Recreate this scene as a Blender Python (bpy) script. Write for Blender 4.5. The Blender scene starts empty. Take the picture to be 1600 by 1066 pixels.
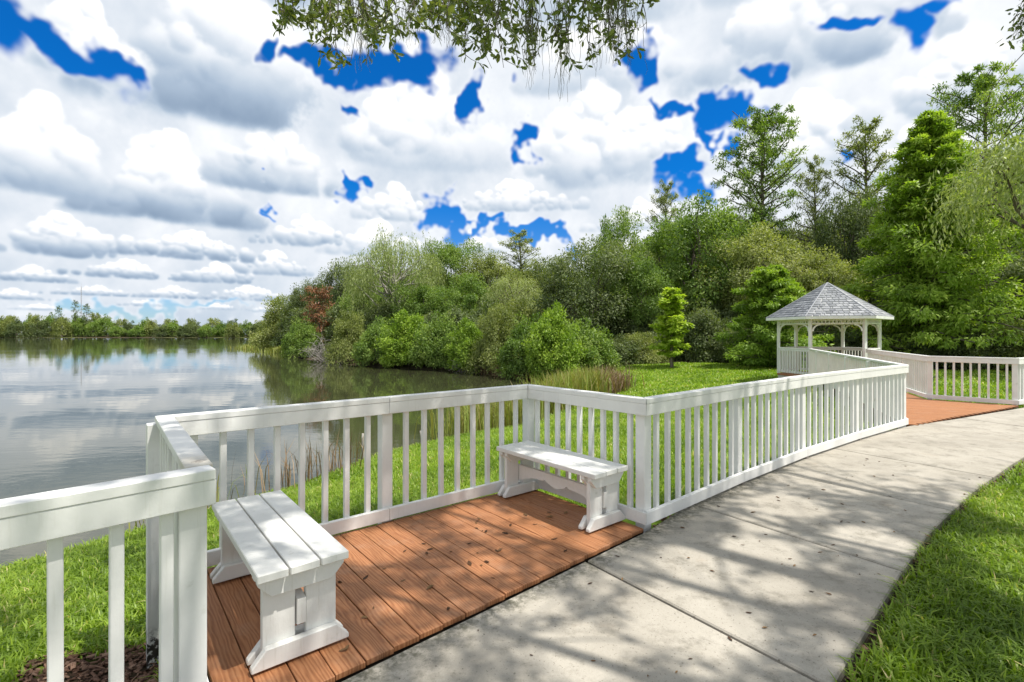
import bpy, bmesh, math, random
import numpy as np
from mathutils import Vector, Matrix

S = bpy.context.scene
C = S.collection
R = math.radians
F_PX, CX, HZ, CAM_H = 770.0, 800.0, 522.0, 1.5      # focal length and principal point in photograph pixels

# ------------------------------------------------------------------ camera
cam = bpy.data.cameras.new('camera')
cam.sensor_width = 36.0
cam.lens = F_PX / 1600 * 36
cam.shift_y = -(533 - HZ) / 1600
cam.clip_start = 0.05
cam.clip_end = 6000
camo = bpy.data.objects.new('camera', cam)
C.objects.link(camo)
camo.location = (0, 0, CAM_H)
camo.rotation_euler = (R(90), 0, 0)
S.camera = camo

# ------------------------------------------------------------------ sun, sky, exposure
SUN_DIR = Vector((0.40, -0.16, 0.90)).normalized()   # towards the sun
SUN_EL = math.asin(SUN_DIR.z)
SUN_AZ = math.atan2(SUN_DIR.x, SUN_DIR.y)
sl = bpy.data.lights.new('sun', 'SUN')
sl.energy = 3.4
sl.angle = R(0.53)
sl.color = (1.0, 0.95, 0.87)
so = bpy.data.objects.new('sun', sl)
C.objects.link(so)
so.rotation_euler = SUN_DIR.to_track_quat('Z', 'Y').to_euler()
S.view_settings.view_transform = 'Standard'
S.view_settings.look = 'None'
S.view_settings.exposure = 0.82
S.view_settings.gamma = 1.0
S.view_settings.use_curve_mapping = False
S.render.engine = 'CYCLES'
S.cycles.max_bounces = 8
S.cycles.diffuse_bounces = 4
S.cycles.glossy_bounces = 3
S.cycles.transmission_bounces = 4
S.cycles.transparent_max_bounces = 8

def pxdir(x, y):
    return Vector(((x - CX) / F_PX, 1.0, (HZ - y) / F_PX)).normalized()

class NT:
    """tiny helper for writing node trees"""
    def __init__(s, tree): s.t = tree
    def n(s, typ, **kw):
        nd = s.t.nodes.new(typ)
        for k, v in kw.items(): setattr(nd, k, v)
        return nd
    def put(s, sock, v):
        if hasattr(v, 'is_output') or isinstance(v, bpy.types.NodeSocket): s.t.links.new(v, sock)
        elif v is not None: sock.default_value = v
    def m(s, op, a, b=None, c=None, clamp=False):
        nd = s.n('ShaderNodeMath', operation=op, use_clamp=clamp)
        s.put(nd.inputs[0], a); s.put(nd.inputs[1], b)
        if c is not None: s.put(nd.inputs[2], c)
        return nd.outputs[0]
    def v(s, op, a, b=None, scale=None):
        nd = s.n('ShaderNodeVectorMath', operation=op)
        s.put(nd.inputs[0], a)
        if b is not None: s.put(nd.inputs[1], b)
        if scale is not None: s.put(nd.inputs['Scale'], scale)
        return nd.outputs['Value'] if op in ('DISTANCE', 'DOT_PRODUCT', 'LENGTH') else nd.outputs[0]
    def noise(s, vec, scale, detail=2, rough=0.5, dist=0.0, out=0):
        nd = s.n('ShaderNodeTexNoise')
        if vec is not None: s.put(nd.inputs['Vector'], vec)
        s.put(nd.inputs['Scale'], scale); nd.inputs['Detail'].default_value = detail
        nd.inputs['Roughness'].default_value = rough; nd.inputs['Distortion'].default_value = dist
        return nd.outputs[out]
    def sstep(s, x, a, b, lo=0.0, hi=1.0):
        nd = s.n('ShaderNodeMapRange', interpolation_type='SMOOTHSTEP')
        s.put(nd.inputs['Value'], x)
        for k, v in (('From Min', a), ('From Max', b), ('To Min', lo), ('To Max', hi)): s.put(nd.inputs[k], v)
        return nd.outputs[0]
    def mix(s, f, a, b, mode='MIX'):
        nd = s.n('ShaderNodeMix', data_type='RGBA', blend_type=mode)
        s.put(nd.inputs[0], f)
        s.put(nd.inputs[6], (*a, 1) if isinstance(a, tuple) else a)
        s.put(nd.inputs[7], (*b, 1) if isinstance(b, tuple) else b)
        return nd.outputs[2]
    def ramp(s, f, stops):
        nd = s.n('ShaderNodeValToRGB')
        s.put(nd.inputs[0], f)
        e = nd.color_ramp.elements
        while len(e) < len(stops): e.new(0.5)
        for i, (p, c) in enumerate(stops):
            e[i].position = p; e[i].color = (*c, 1)
        return nd.outputs[0]

# ---- the clouded sky: cover and brightness of cloud worked out over the whole upper sky, laid over the Sky Texture
# what the photograph's sky shows, in its pixels: open blue (x, y, size x, size y, tilt, amount) and heaps of cloud (x, base y, half width, height, grey of the base)
OPEN = [(95, 70, 95, 22, 42, 1.1), (165, 120, 40, 20, 45, .9), (10, 30, 40, 50, 0, 1),
    (510, 110, 60, 15, 20, .8), (590, 105, 70, 26, -8, 1.1), (650, 80, 40, 20, 0, .9), (435, 80, 14, 16, 0, .8),
    (745, 160, 22, 34, 10, 1.1), (830, 226, 22, 24, 30, 1), (525, 172, 34, 9, 25, .8),
    (548, 285, 17, 22, 0, 1), (690, 338, 26, 24, 30, 1), (735, 352, 44, 10, -5, .85), (830, 368, 60, 13, 12, 1),
    (1130, 178, 38, 26, 10, 1.1), (1060, 160, 34, 14, 20, .85), (1065, 268, 44, 20, -10, 1), (1195, 122, 20, 17, 30, .9), (1120, 215, 14, 22, 0, .8),
    (1325, 28, 44, 14, -10, 1.1), (1425, 40, 28, 30, 30, 1), (1465, 12, 32, 14, 0, .9), (1295, 235, 15, 15, 0, .9), (1000, 100, 28, 22, 0, 1), (1085, 300, 32, 16, 0, .8),
    (418, 335, 8, 9, 0, .7), (180, 487, 110, 9, 2, .9), (330, 492, 60, 6, 0, .6), (410, 270, 9, 6, 0, .6)]
HEAPS = [(330, 185, 190, 230, .50), (560, 130, 60, 60, .8), (130, 120, 110, 130, .8), (1250, 120, 260, 170, .62), (1500, 170, 200, 120, .72), (960, 140, 180, 150, .78),
    (60, 300, 150, 150, .62), (260, 345, 230, 130, .50), (430, 300, 130, 110, .60), (660, 260, 120, 165, .80), (600, 240, 90, 90, .80), (930, 290, 190, 150, .74), (1010, 250, 110, 80, .85), (1260, 260, 110, 120, .85), (1450, 280, 150, 100, .75),
    (800, 330, 130, 50, .72), (620, 345, 80, 60, .78), (1000, 360, 90, 50, .78), (90, 400, 150, 70, .52), (300, 405, 160, 45, .50), (480, 385, 100, 50, .62), (590, 400, 90, 60, .76), (740, 395, 60, 35, .78),
    (50, 440, 90, 26, .50), (200, 435, 120, 30, .50), (340, 442, 90, 34, .55), (430, 430, 80, 40, .62),
    (20, 468, 80, 18, .55), (150, 462, 90, 16, .52), (270, 466, 80, 20, .55), (390, 470, 80, 26, .6), (60, 485, 60, 10, .6), (230, 478, 60, 10, .6), (340, 484, 60, 10, .62), (430, 488, 50, 12, .65)]
def sky_clouds(W=3072):
    """cover and brightness of the cloud over the upper half of the sky (rows: elevation 0..90, columns: azimuth)"""
    H = W // 4
    rng = np.random.RandomState(11)
    perm = rng.permutation(256).astype(np.int32); perm = np.concatenate([perm, perm])
    ang = rng.rand(256) * 2 * np.pi
    gx, gy = np.cos(ang).astype(np.float32), np.sin(ang).astype(np.float32)
    def pn(x, y):                                      # gradient noise
        xi = np.floor(x).astype(np.int32); yi = np.floor(y).astype(np.int32)
        xf = (x - xi).astype(np.float32); yf = (y - yi).astype(np.float32)
        xi &= 255; yi &= 255; x1 = (xi + 1) & 255; y1 = (yi + 1) & 255
        u = xf * xf * xf * (xf * (xf * 6 - 15) + 10); v = yf * yf * yf * (yf * (yf * 6 - 15) + 10)
        def gr(a, b, dx, dy):
            h = perm[perm[a] + b]; return gx[h] * dx + gy[h] * dy
        n0 = gr(xi, yi, xf, yf); n1 = gr(x1, yi, xf - 1, yf)
        n2 = gr(xi, y1, xf, yf - 1); n3 = gr(x1, y1, xf - 1, yf - 1)
        a = n0 + u * (n1 - n0); b = n2 + u * (n3 - n2)
        return a + v * (b - a)
    def fbm(x, y, s, o, gain=.5):
        t = np.zeros_like(x); a = 1.0; tot = 0
        for k in range(o):
            t += a * pn(x * s + 17.3 * k, y * s - 9.1 * k); tot += a; a *= gain; s *= 2.03
        return t / tot
    def ss(x, a, b):
        t = np.clip((x - a) / (b - a), 0, 1); return t * t * (3 - 2 * t)
    el = (np.arange(H, dtype=np.float32) + .5) / H * (np.pi / 2)
    az = ((np.arange(W, dtype=np.float32) + .5) / W * 2 - 1) * np.pi       # 0 = straight ahead (+Y), positive to the right
    A, EL = np.meshgrid(az, el)
    dx, dy, dz = np.sin(A) * np.cos(EL), np.cos(A) * np.cos(EL), np.sin(EL)
    hx, hy = dx / (1 + dz), dy / (1 + dz)              # conformal: detail stays round at every height
    n1, n2 = fbm(hx, hy, 14, 6, .66), fbm(hx + 4, hy - 3, 14, 6, .66)
    soft = fbm(hx, hy, 5, 4, .55)
    # a veil of broken cloud behind the heaps
    light = .80 + .30 * soft + .16 * n1 - .12 * (1 - ss(dz, .02, .25)) * ss(-dx, -.05, .35)
    PD = W / 360.0                                     # pixels per degree
    clouds = []
    for (x, y, hw, h, gr) in HEAPS:
        t = (x - 800) / 770.0; a0 = np.degrees(np.arctan(t))
        s = np.cos(np.radians(a0)); k = np.degrees(1 / 770.0)
        clouds.append((a0, np.degrees(np.arctan((522 - y) / 770.0 * s)), hw * k * s * s, h * k * s, gr))
    for e0 in (1.5, 3, 5, 8, 12, 18, 26, 36, 48):      # the same sort of sky all the way round
        n = int(300 / (4 + e0 * 1.1))
        for i in range(n):
            a0 = rng.uniform(-180, 180)
            if abs(a0) < 50 and e0 < 34: continue
            clouds.append((a0, e0 * rng.uniform(.8, 1.25), (2.5 + e0 * .42) * rng.uniform(.7, 1.4) / np.cos(np.radians(min(e0, 60))), (1.0 + e0 * .36) * rng.uniform(.7, 1.4), rng.uniform(.5, .8)))
    clouds.sort(key=lambda c: c[1])
    for (a0, e0, hw, h, gr) in clouds:
        n = int(np.clip(44 * hw / h, 40, 220))
        t = rng.rand(n) ** 1.1
        ax = a0 + rng.uniform(-1, 1, n) * rng.uniform(.35, 1, n) * hw * np.clip(1 - t ** 1.6, .12, 1)
        rr = h * (.09 + .21 * rng.rand(n) ** 1.5) * (1.15 - .5 * t)
        ey = e0 + h * t * .86 * (1 - .35 * np.abs(ax - a0) / hw) + .02 * h
        o = np.argsort(-(ey + rng.uniform(-.25, .25, n) * h))
        for i in o:
            r = rr[i]; cx = (ax[i] / 360 + .5) * W; cy = ey[i] / 90 * H
            rp = r * PD * 1.25
            st = 1 / max(.3, np.cos(np.radians(ey[i])))
            x0, x1 = int(cx - rp * st), int(cx + rp * st) + 2; y0, y1 = max(0, int(cy - rp)), min(H, int(cy + rp) + 2)
            if y1 <= y0 or x0 < 0 or x1 > W: continue
            sl = (slice(y0, y1), slice(x0, x1))
            rel = .62
            X = ((np.arange(x0, x1) + .5 - cx) / PD / r / st)[None, :] + rel * n1[sl] * 1.6
            Y = ((np.arange(y0, y1) + .5 - cy) / PD / r)[:, None] + rel * n2[sl] * 1.6
            q = X * X + Y * Y
            nz = np.sqrt(np.clip(1 - q, 0, 1))
            E = ((np.arange(y0, y1) + .5) / PD)[:, None]
            base = ss(E, e0 - .05 * h, e0 + .75 * h) * np.ones_like(q)
            sh = (gr - .10 + (1.10 - gr) * base) * (.95 + .25 * Y * (q < 1) + .09 * X) + .05 * (nz - .5)
            al = ss(1 - q, 0, .75) * (.62 + .34 * base) * ss(E, e0 - .06 * h, e0 + .06 * h + n1[sl] * .1 * h)
            light[sl] += al * (sh - light[sl])
    # grey undersides spread below the thickest heaps
    light += .07 * fbm(hx, hy, 9, 4, .6)
    tx, tz = dx / np.maximum(dy, .05), dz / np.maximum(dy, .05)
    ix = np.where(dy > .1, 800 + 770 * tx, -9e3) + 130 * fbm(hx, hy, 14, 4, .6); iy = np.where(dy > .1, 522 - 770 * tz, -9e3) + 100 * fbm(hx + 4, hy - 3, 14, 4, .6)
    gap = np.zeros_like(dx)
    for (x, y, sx, sy, t, am) in OPEN:
        c, s = np.cos(np.radians(t)), np.sin(np.radians(t))
        sx, sy = sx * 1.18, sy * 1.22
        a = ((ix - x) * c + (iy - y) * s) / sx; b = (-(ix - x) * s + (iy - y) * c) / sy
        gap = np.maximum(gap, am * np.exp(-np.minimum(a * a + b * b, 30) * .8))
    rest = ss(fbm(hx + .15 * n1, hy + .15 * n2, 4.5, 5, .55), .12, .34) * (1 - ss(dy, .55, .75) * (1 - ss(dz, .55, .75)))
    gap = np.maximum(gap, rest) + (.25 * fbm(hx + 4, hy - 3, 14, 4, .6) + .22 * n2) * ss(gap, .12, .5) + .05 * fbm(hx, hy, 45, 3, .6)
    cover = 1 - ss(gap, .27, .68)
    edge = ss(gap + .5 * n1, .05, .5)
    light += edge * .35 * (.98 - light)
    light = .80 + 1.12 * (light - .80)
    return cover, np.clip(light, 0, 1.12)

W = bpy.data.worlds.new('World'); S.world = W; W.use_nodes = True
wt = W.node_tree; wt.nodes.clear(); w = NT(wt)
SKY_STRENGTH = 0.12
sky = w.n('ShaderNodeTexSky', sky_type='NISHITA', sun_disc=False)
sky.sun_elevation = SUN_EL; sky.sun_rotation = SUN_AZ
sky.air_density = 1.0; sky.dust_density = 0.3; sky.ozone_density = 2.5
cover, light = sky_clouds(3072)
hh, ww = cover.shape
buf = np.zeros((hh * 2, ww, 4), np.float32); buf[..., 3] = 1
buf[hh:, :, 0] = np.roll(light, -ww // 4, 1); buf[hh:, :, 1] = np.roll(cover, -ww // 4, 1)
buf[:hh, :, 0] = .6; buf[:hh, :, 1] = 1
img = bpy.data.images.new('cloud_map', ww, hh * 2, float_buffer=True, is_data=True)
img.pixels.foreach_set(buf.ravel()); img.update(); img.pack()
del buf
env = w.n('ShaderNodeTexEnvironment', image=img, interpolation='Cubic')
sc = w.n('ShaderNodeSeparateColor'); wt.links.new(env.outputs[0], sc.inputs[0])
lit, mask = sc.outputs[0], sc.outputs[1]
CLOUD = [(.30, (0.145, 0.20, 0.28)), (.50, (0.245, 0.305, 0.385)), (.65, (0.355, 0.405, 0.465)), (.80, (0.49, 0.515, 0.55)), (.92, (0.60, 0.61, 0.62)), (1.0, (0.66, 0.66, 0.655))]
ccol = w.v('SCALE', w.ramp(lit, CLOUD), scale=1.0 / SKY_STRENGTH)
tc = w.n('ShaderNodeTexCoord'); sz_ = w.n('ShaderNodeSeparateXYZ'); wt.links.new(tc.outputs['Generated'], sz_.inputs[0])
tintc = w.mix(w.sstep(sz_.outputs[2], 0.02, 0.30), (0.34, 0.46, 0.64), (0.015, 0.34, 0.72))
blue = w.mix(1.0, sky.outputs[0], tintc, 'MULTIPLY')
col = w.mix(mask, blue, ccol)
bg = w.n('ShaderNodeBackground'); bg.inputs['Strength'].default_value = SKY_STRENGTH
wt.links.new(col, bg.inputs['Color'])
wo = w.n('ShaderNodeOutputWorld'); wt.links.new(bg.outputs[0], wo.inputs['Surface'])
#END_LIGHT

# ------------------------------------------------------------------ helpers
rs = np.random.RandomState(5)
random.seed(5)

def tag(o, label=None, cat=None, group=None, kind=None):
    if label: o['label'] = label
    if cat: o['category'] = cat
    if group: o['group'] = group
    if kind: o['kind'] = kind
    return o

def link(name, me, mat=None, parent=None):
    o = bpy.data.objects.new(name, me)
    C.objects.link(o)
    if mat is not None and me is not None and len(me.materials) == 0: me.materials.append(mat)
    if parent is not None: o.parent = parent
    return o

def empty(name, loc=(0, 0, 0), rz=0.0):
    o = bpy.data.objects.new(name, None)
    o.empty_display_size = 0.2
    C.objects.link(o); o.location = loc; o.rotation_euler = (0, 0, rz)
    return o

def mesh(name, V, F, smooth=False):
    me = bpy.data.meshes.new(name)
    me.from_pydata([tuple(v) for v in V], [], [tuple(f) for f in F]); me.update()
    if smooth: me.polygons.foreach_set('use_smooth', [True] * len(me.polygons))
    return me

def np_mesh(name, V, F, tint=None, smooth=False):
    """V (n,3), F (m,k) arrays; tint one value per face"""
    me = bpy.data.meshes.new(name)
    n, m, k = len(V), len(F), F.shape[1]
    me.vertices.add(n); me.vertices.foreach_set('co', np.ascontiguousarray(V, np.float32).ravel())
    me.loops.add(m * k); me.loops.foreach_set('vertex_index', np.ascontiguousarray(F, np.int32).ravel())
    me.polygons.add(m); me.polygons.foreach_set('loop_start', np.arange(0, m * k, k, dtype=np.int32))
    me.polygons.foreach_set('loop_total', np.full(m, k, np.int32))
    if smooth: me.polygons.foreach_set('use_smooth', np.ones(m, bool))
    if tint is not None:
        a = me.attributes.new('tint', 'FLOAT', 'FACE'); a.data.foreach_set('value', np.ascontiguousarray(tint, np.float32))
    me.update(calc_edges=True)
    return me

def prism(poly, z0, z1, bev=0.0):
    """upright prism over a plan polygon, top edge chamfered by bev"""
    bm = bmesh.new()
    vs = [bm.verts.new((p[0], p[1], z0)) for p in poly]
    f = bm.faces.new(vs)
    r = bmesh.ops.extrude_face_region(bm, geom=[f])
    bmesh.ops.translate(bm, vec=(0, 0, z1 - z0), verts=[v for v in r['geom'] if isinstance(v, bmesh.types.BMVert)])
    bmesh.ops.recalc_face_normals(bm, faces=bm.faces[:])
    if bev: bmesh.ops.bevel(bm, geom=[e for e in bm.edges], offset=bev, segments=1, affect='EDGES', clamp_overlap=True)
    me = bpy.data.meshes.new('prism'); bm.to_mesh(me); bm.free()
    return me

def box(sx, sy, sz, bev=0.0, origin=(0, 0, 0)):
    """box centred in x and y on the origin, standing on z = origin z"""
    x, y = sx / 2, sy / 2
    me = prism([(-x, -y), (x, -y), (x, y), (-x, y)], 0, sz, bev)
    if any(origin): me.transform(Matrix.Translation(origin))
    return me

def extrude_xz(poly, y0, y1, bev=0.0):
    """prism over a polygon in the x-z plane"""
    me = prism(poly, y0, y1, bev)
    me.transform(Matrix(((1, 0, 0, 0), (0, 0, -1, 0), (0, 1, 0, 0), (0, 0, 0, 1))))   # (x,y,z)->(x,-z,y)
    me.transform(Matrix.Scale(-1, 4, (0, 1, 0)))
    me.flip_normals()
    return me

def tube(pts, rad, sides=6):
    pts = np.asarray(pts, float); n = len(pts)
    rad = np.broadcast_to(np.asarray(rad, float), (n,))
    tg = np.gradient(pts, axis=0); tg /= np.linalg.norm(tg, axis=1, keepdims=True) + 1e-9
    ref = np.where(np.abs(tg[:, 2:3]) > .9, np.array([[1., 0, 0]]), np.array([[0, 0, 1.]]))
    u = np.cross(tg, ref); u /= np.linalg.norm(u, axis=1, keepdims=True) + 1e-9
    v = np.cross(tg, u)
    a = np.arange(sides) / sides * 2 * np.pi
    V = pts[:, None] + rad[:, None, None] * (np.cos(a)[None, :, None] * u[:, None] + np.sin(a)[None, :, None] * v[:, None])
    V = V.reshape(-1, 3)
    i, j = np.meshgrid(np.arange(n - 1), np.arange(sides), indexing='ij')
    j2 = (j + 1) % sides
    F = np.stack([i * sides + j, i * sides + j2, (i + 1) * sides + j2, (i + 1) * sides + j], -1).reshape(-1, 4)
    return V, F

def tubes(lst, sides=6):
    VV, FF, o = [], [], 0
    for pts, rad in lst:
        V, F = tube(pts, rad, sides); VV.append(V); FF.append(F + o); o += len(V)
    return np.concatenate(VV), np.concatenate(FF)

# ------------------------------------------------------------------ materials
def mat(name):
    m = bpy.data.materials.new(name); m.use_nodes = True
    t = m.node_tree; t.nodes.clear(); q = NT(t)
    q.bsdf = q.n('ShaderNodeBsdfPrincipled'); q.out = q.n('ShaderNodeOutputMaterial')
    t.links.new(q.bsdf.outputs[0], q.out.inputs[0])
    q.pos = q.n('ShaderNodeNewGeometry').outputs['Position']
    q.obj = q.n('ShaderNodeTexCoord').outputs['Object']
    q.rnd = q.n('ShaderNodeObjectInfo').outputs['Random']
    return m, q

def finish(q, col, rough=0.6, h=None, bump=0.3, dist=0.01, spec=None):
    q.put(q.bsdf.inputs['Base Color'], (*col, 1) if isinstance(col, tuple) else col)
    q.put(q.bsdf.inputs['Roughness'], rough)
    if spec is not None: q.put(q.bsdf.inputs['Specular IOR Level'], spec)
    if h is not None:
        b = q.n('ShaderNodeBump'); b.inputs['Strength'].default_value = bump; b.inputs['Distance'].default_value = dist
        q.put(b.inputs['Height'], h); q.put(q.bsdf.inputs['Normal'], b.outputs[0])

def stretched(q, vec, s, off=None):
    m_ = q.n('ShaderNodeMapping'); q.put(m_.inputs['Vector'], vec); m_.inputs['Scale'].default_value = s
    if off is not None: q.put(m_.inputs['Location'], off)
    return m_.outputs[0]

def white_paint(name, tone, dirt, worn=None):
    m, q = mat(name)
    n = q.noise(q.pos, 3.0, 5, .6)
    c = q.mix(q.sstep(n, .35, .7), tone, tuple(x * .90 for x in tone))
    d = q.noise(q.pos, 9.0, 7, .68)
    c = q.mix(q.m('MULTIPLY', q.sstep(d, .60, .80), dirt), c, (.34, .34, .27))
    st = q.noise(stretched(q, q.pos, (60, 60, 4)), 1, 4, .6)
    c = q.mix(q.m('MULTIPLY', q.sstep(st, .56, .75), dirt * .5), c, (.52, .51, .44))
    z_ = q.n('ShaderNodeSeparateXYZ'); q.put(z_.inputs[0], q.pos)       # rot and splashed soil at the foot of posts set in the ground
    rot = q.m('MULTIPLY', q.sstep(z_.outputs[2], -.36, -.24, 1, 0), q.sstep(q.noise(q.pos, 30, 4, .6), .42, .55))
    c = q.mix(rot, c, (.035, .032, .028))
    if worn is not None:                                                 # paint gone and wood stained round one spot
        wd_ = q.m('ADD', q.v('DISTANCE', q.pos, worn), q.m('MULTIPLY', q.noise(stretched(q, q.pos, (14, 9, 14)), 1, 5, .7), -.36))
        c = q.mix(q.m('MULTIPLY', q.sstep(wd_, -.14, .10, 1, 0), .55), c, (.42, .36, .25))
        c = q.mix(q.m('MULTIPLY', q.sstep(wd_, -.22, -.15, 1, 0), .8), c, (.07, .04, .025))
    finish(q, c, .55, q.m('ADD', q.m('MULTIPLY', q.noise(stretched(q, q.pos, (90, 90, 12)), 1, 3), .6), q.noise(q.pos, 45, 4)), .14, .006, .3)
    return m
M_WHITE = white_paint('white_paint', (.79, .79, .77), .45)
M_BENCH = white_paint('weathered_white_paint', (.76, .76, .73), .80)

def deck_mat():
    m, q = mat('red_brown_composite')
    off = q.n('ShaderNodeCombineXYZ'); q.put(off.inputs[0], q.m('MULTIPLY', q.rnd, 37.0)); q.put(off.inputs[1], q.m('MULTIPLY', q.rnd, 11.0))
    v = q.v('ADD', q.obj, off.outputs[0])
    warp = q.noise(stretched(q, v, (2.5, 9, 1)), 1, 3, .5)
    rings = q.n('ShaderNodeTexWave', wave_type='BANDS', bands_direction='Y')
    q.put(rings.inputs['Vector'], stretched(q, v, (1.1, 7, 1))); rings.inputs['Scale'].default_value = 2.4
    rings.inputs['Distortion'].default_value = 16; rings.inputs['Detail'].default_value = 3; rings.inputs['Detail Scale'].default_value = .8
    fine = q.noise(stretched(q, v, (6, 130, 1)), 1, 5, .6)
    gr = q.m('ADD', q.m('MULTIPLY', rings.outputs['Fac'], .38), q.m('MULTIPLY', fine, .62))
    c = q.ramp(gr, [(0.15, (.215, .080, .032)), (.5, (.36, .155, .066)), (.85, (.44, .21, .098))])
    c = q.mix(q.m('MULTIPLY', q.rnd, .35), c, q.mix(1.0, c, (.78, .76, .78), 'MULTIPLY'))
    c = q.mix(q.m('MULTIPLY', q.sstep(q.noise(q.pos, 5, 5, .6), .5, .75), .45), c, (.36, .21, .13))
    finish(q, c, .58, gr, .38, .004, .3)
    return m
M_DECK = deck_mat()

def concrete_mat():
    m, q = mat('broom_finished_concrete')
    n = q.noise(q.pos, 1.3, 6, .65)
    c = q.ramp(n, [(.25, (.30, .283, .255)), (.5, (.395, .378, .345)), (.75, (.47, .453, .42))])
    c = q.mix(q.m('MULTIPLY', q.rnd, .25), c, q.mix(1.0, c, (.88, .88, .87), 'MULTIPLY'))
    c = q.mix(q.m('MULTIPLY', q.sstep(q.noise(q.pos, 4.5, 9, .75), .47, .70), .75), c, (.165, .158, .135))
    c = q.mix(q.m('MULTIPLY', q.sstep(q.noise(q.pos, 60, 4, .7), .60, .68), .75), c, (.07, .062, .05))
    c = q.mix(q.m('MULTIPLY', q.sstep(q.noise(q.pos, 2.2, 4, .6), .6, .78), .3), c, (.34, .25, .17))
    c = q.mix(q.m('MULTIPLY', q.sstep(q.noise(q.pos, 300, 2, .6), .35, .65), .22), c, (.19, .18, .165))
    c = q.mix(1.0, c, (1.03, .995, .93), 'MULTIPLY')
    # mildew where the slabs stay damp along the deck's edge
    dd = q.v('DOT_PRODUCT', q.v('SUBTRACT', q.pos, (-1.06, 1.865, 0)), (.676, -.737, 0))
    mil = q.m('MULTIPLY', q.sstep(q.m('ADD', dd, q.m('MULTIPLY', q.noise(q.pos, 9, 5, .7), -.30)), -.12, .06, 1, 0), q.sstep(q.noise(q.pos, 26, 5, .7), .35, .6))
    c = q.mix(q.m('MULTIPLY', mil, .8), c, (.075, .075, .050))
    c = q.mix(q.m('MULTIPLY', q.sstep(q.noise(q.pos, .8, 5, .6), .48, .70), .40), c, (.235, .215, .18))
    finish(q, c, .85, q.m('ADD', q.noise(q.pos, 190, 3, .6), q.m('MULTIPLY', q.noise(q.pos, 22, 4), 1.5)), .25, .004, .25)
    return m
M_CONC = concrete_mat()

def leaf_mat(name, stops, trans=.35, rough=.5, spec=.3, var=.25):
    m, q = mat(name)
    t = q.n('ShaderNodeAttribute', attribute_name='tint').outputs['Fac']
    f = q.m('ADD', t, q.m('MULTIPLY', q.m('SUBTRACT', q.rnd, .5), var))
    c = q.ramp(f, stops)
    q.put(q.bsdf.inputs['Base Color'], c); q.bsdf.inputs['Roughness'].default_value = rough
    q.bsdf.inputs['Specular IOR Level'].default_value = spec
    if trans:
        tr = q.n('ShaderNodeBsdfTranslucent')
        q.put(tr.inputs[0], q.mix(1.0, c, (1.5, 1.6, .55), 'MULTIPLY'))
        mx = q.n('ShaderNodeMixShader'); mx.inputs[0].default_value = trans
        q.t.links.new(q.bsdf.outputs[0], mx.inputs[1]); q.t.links.new(tr.outputs[0], mx.inputs[2]); q.t.links.new(mx.outputs[0], q.out.inputs[0])
    return m
L_DARK = leaf_mat('dark_oak_leaves', [(0, (.055, .085, .030)), (.5, (.115, .155, .058)), (1, (.235, .270, .120))])
L_MID = leaf_mat('mid_green_leaves', [(0, (.080, .145, .026)), (.5, (.165, .255, .050)), (1, (.300, .380, .095))])
L_OLIVE = leaf_mat('olive_green_leaves', [(0, (.110, .145, .038)), (.5, (.220, .260, .075)), (1, (.370, .390, .150))])
L_BRIGHT = leaf_mat('bright_cypress_needles', [(0, (.110, .195, .020)), (.5, (.235, .350, .042)), (1, (.400, .510, .090))])
L_LIME = leaf_mat('lime_maple_leaves', [(0, (.20, .30, .025)), (.5, (.34, .46, .045)), (1, (.48, .56, .08))])
L_WILLOW = leaf_mat('pale_willow_leaves', [(0, (.155, .205, .070)), (.5, (.275, .330, .125)), (1, (.42, .46, .22))])
L_RUST = leaf_mat('rust_brown_needles', [(0, (.13, .055, .025)), (.5, (.24, .105, .05)), (1, (.32, .17, .09))], .15)
L_REED = leaf_mat('reed_blades', [(0, (.22, .16, .065)), (.35, (.30, .28, .085)), (.6, (.20, .26, .05)), (1, (.34, .37, .11))], .3)
L_DRY = leaf_mat('dry_reed_blades', [(0, (.13, .085, .05)), (.5, (.24, .16, .10)), (1, (.33, .25, .16))], .2)
L_GRASS = leaf_mat('lawn_grass_blades', [(0, (.095, .165, .014)), (.35, (.180, .280, .024)), (.75, (.275, .385, .040)), (.92, (.36, .44, .07)), (1, (.50, .44, .19))], .35, .45, .35, 0)
L_FALLEN = leaf_mat('dry_fallen_leaf', [(0, (.06, .032, .018)), (.5, (.13, .07, .035)), (1, (.24, .15, .07))], .0, .7, .2, 1.2)
L_MOSS = leaf_mat('spanish_moss', [(0, (.13, .125, .10)), (1, (.25, .245, .20))], .2)

def bark_mat(name, a, b):
    m, q = mat(name)
    n = q.noise(stretched(q, q.obj, (7, 7, 1.5)), 1, 6, .65)
    finish(q, q.mix(q.sstep(n, .3, .7), a, b), .9, n, .8, .03, .1)
    return m
M_BARK = bark_mat('grey_brown_bark', (.075, .062, .050), (.19, .165, .135))
M_PALE = bark_mat('pale_grey_bark', (.22, .20, .175), (.42, .40, .36))

def plain(name, a, b, scale=8, rough=.8, bump=.3, spec=.2):
    m, q = mat(name)
    n = q.noise(q.pos, scale, 6, .65)
    finish(q, q.mix(q.sstep(n, .3, .7), a, b), rough, n, bump, .01, spec)
    return m
M_SOIL = plain('dark_soil', (.035, .026, .018), (.075, .055, .038), 14)
M_MULCH = leaf_mat('brown_mulch_chips', [(0, (.055, .030, .020)), (.5, (.13, .072, .048)), (1, (.26, .165, .115))], 0, .85, .15, 0)
M_STEEL = plain('galvanised_bracket', (.16, .14, .12), (.30, .28, .25), 40, .5)
M_MAST = plain('grey_mast_steel', (.45, .46, .48), (.55, .56, .58), 2, .5)
M_SKIRT = plain('grey_timber_skirt', (.42, .41, .38), (.55, .54, .51), 10)

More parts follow.
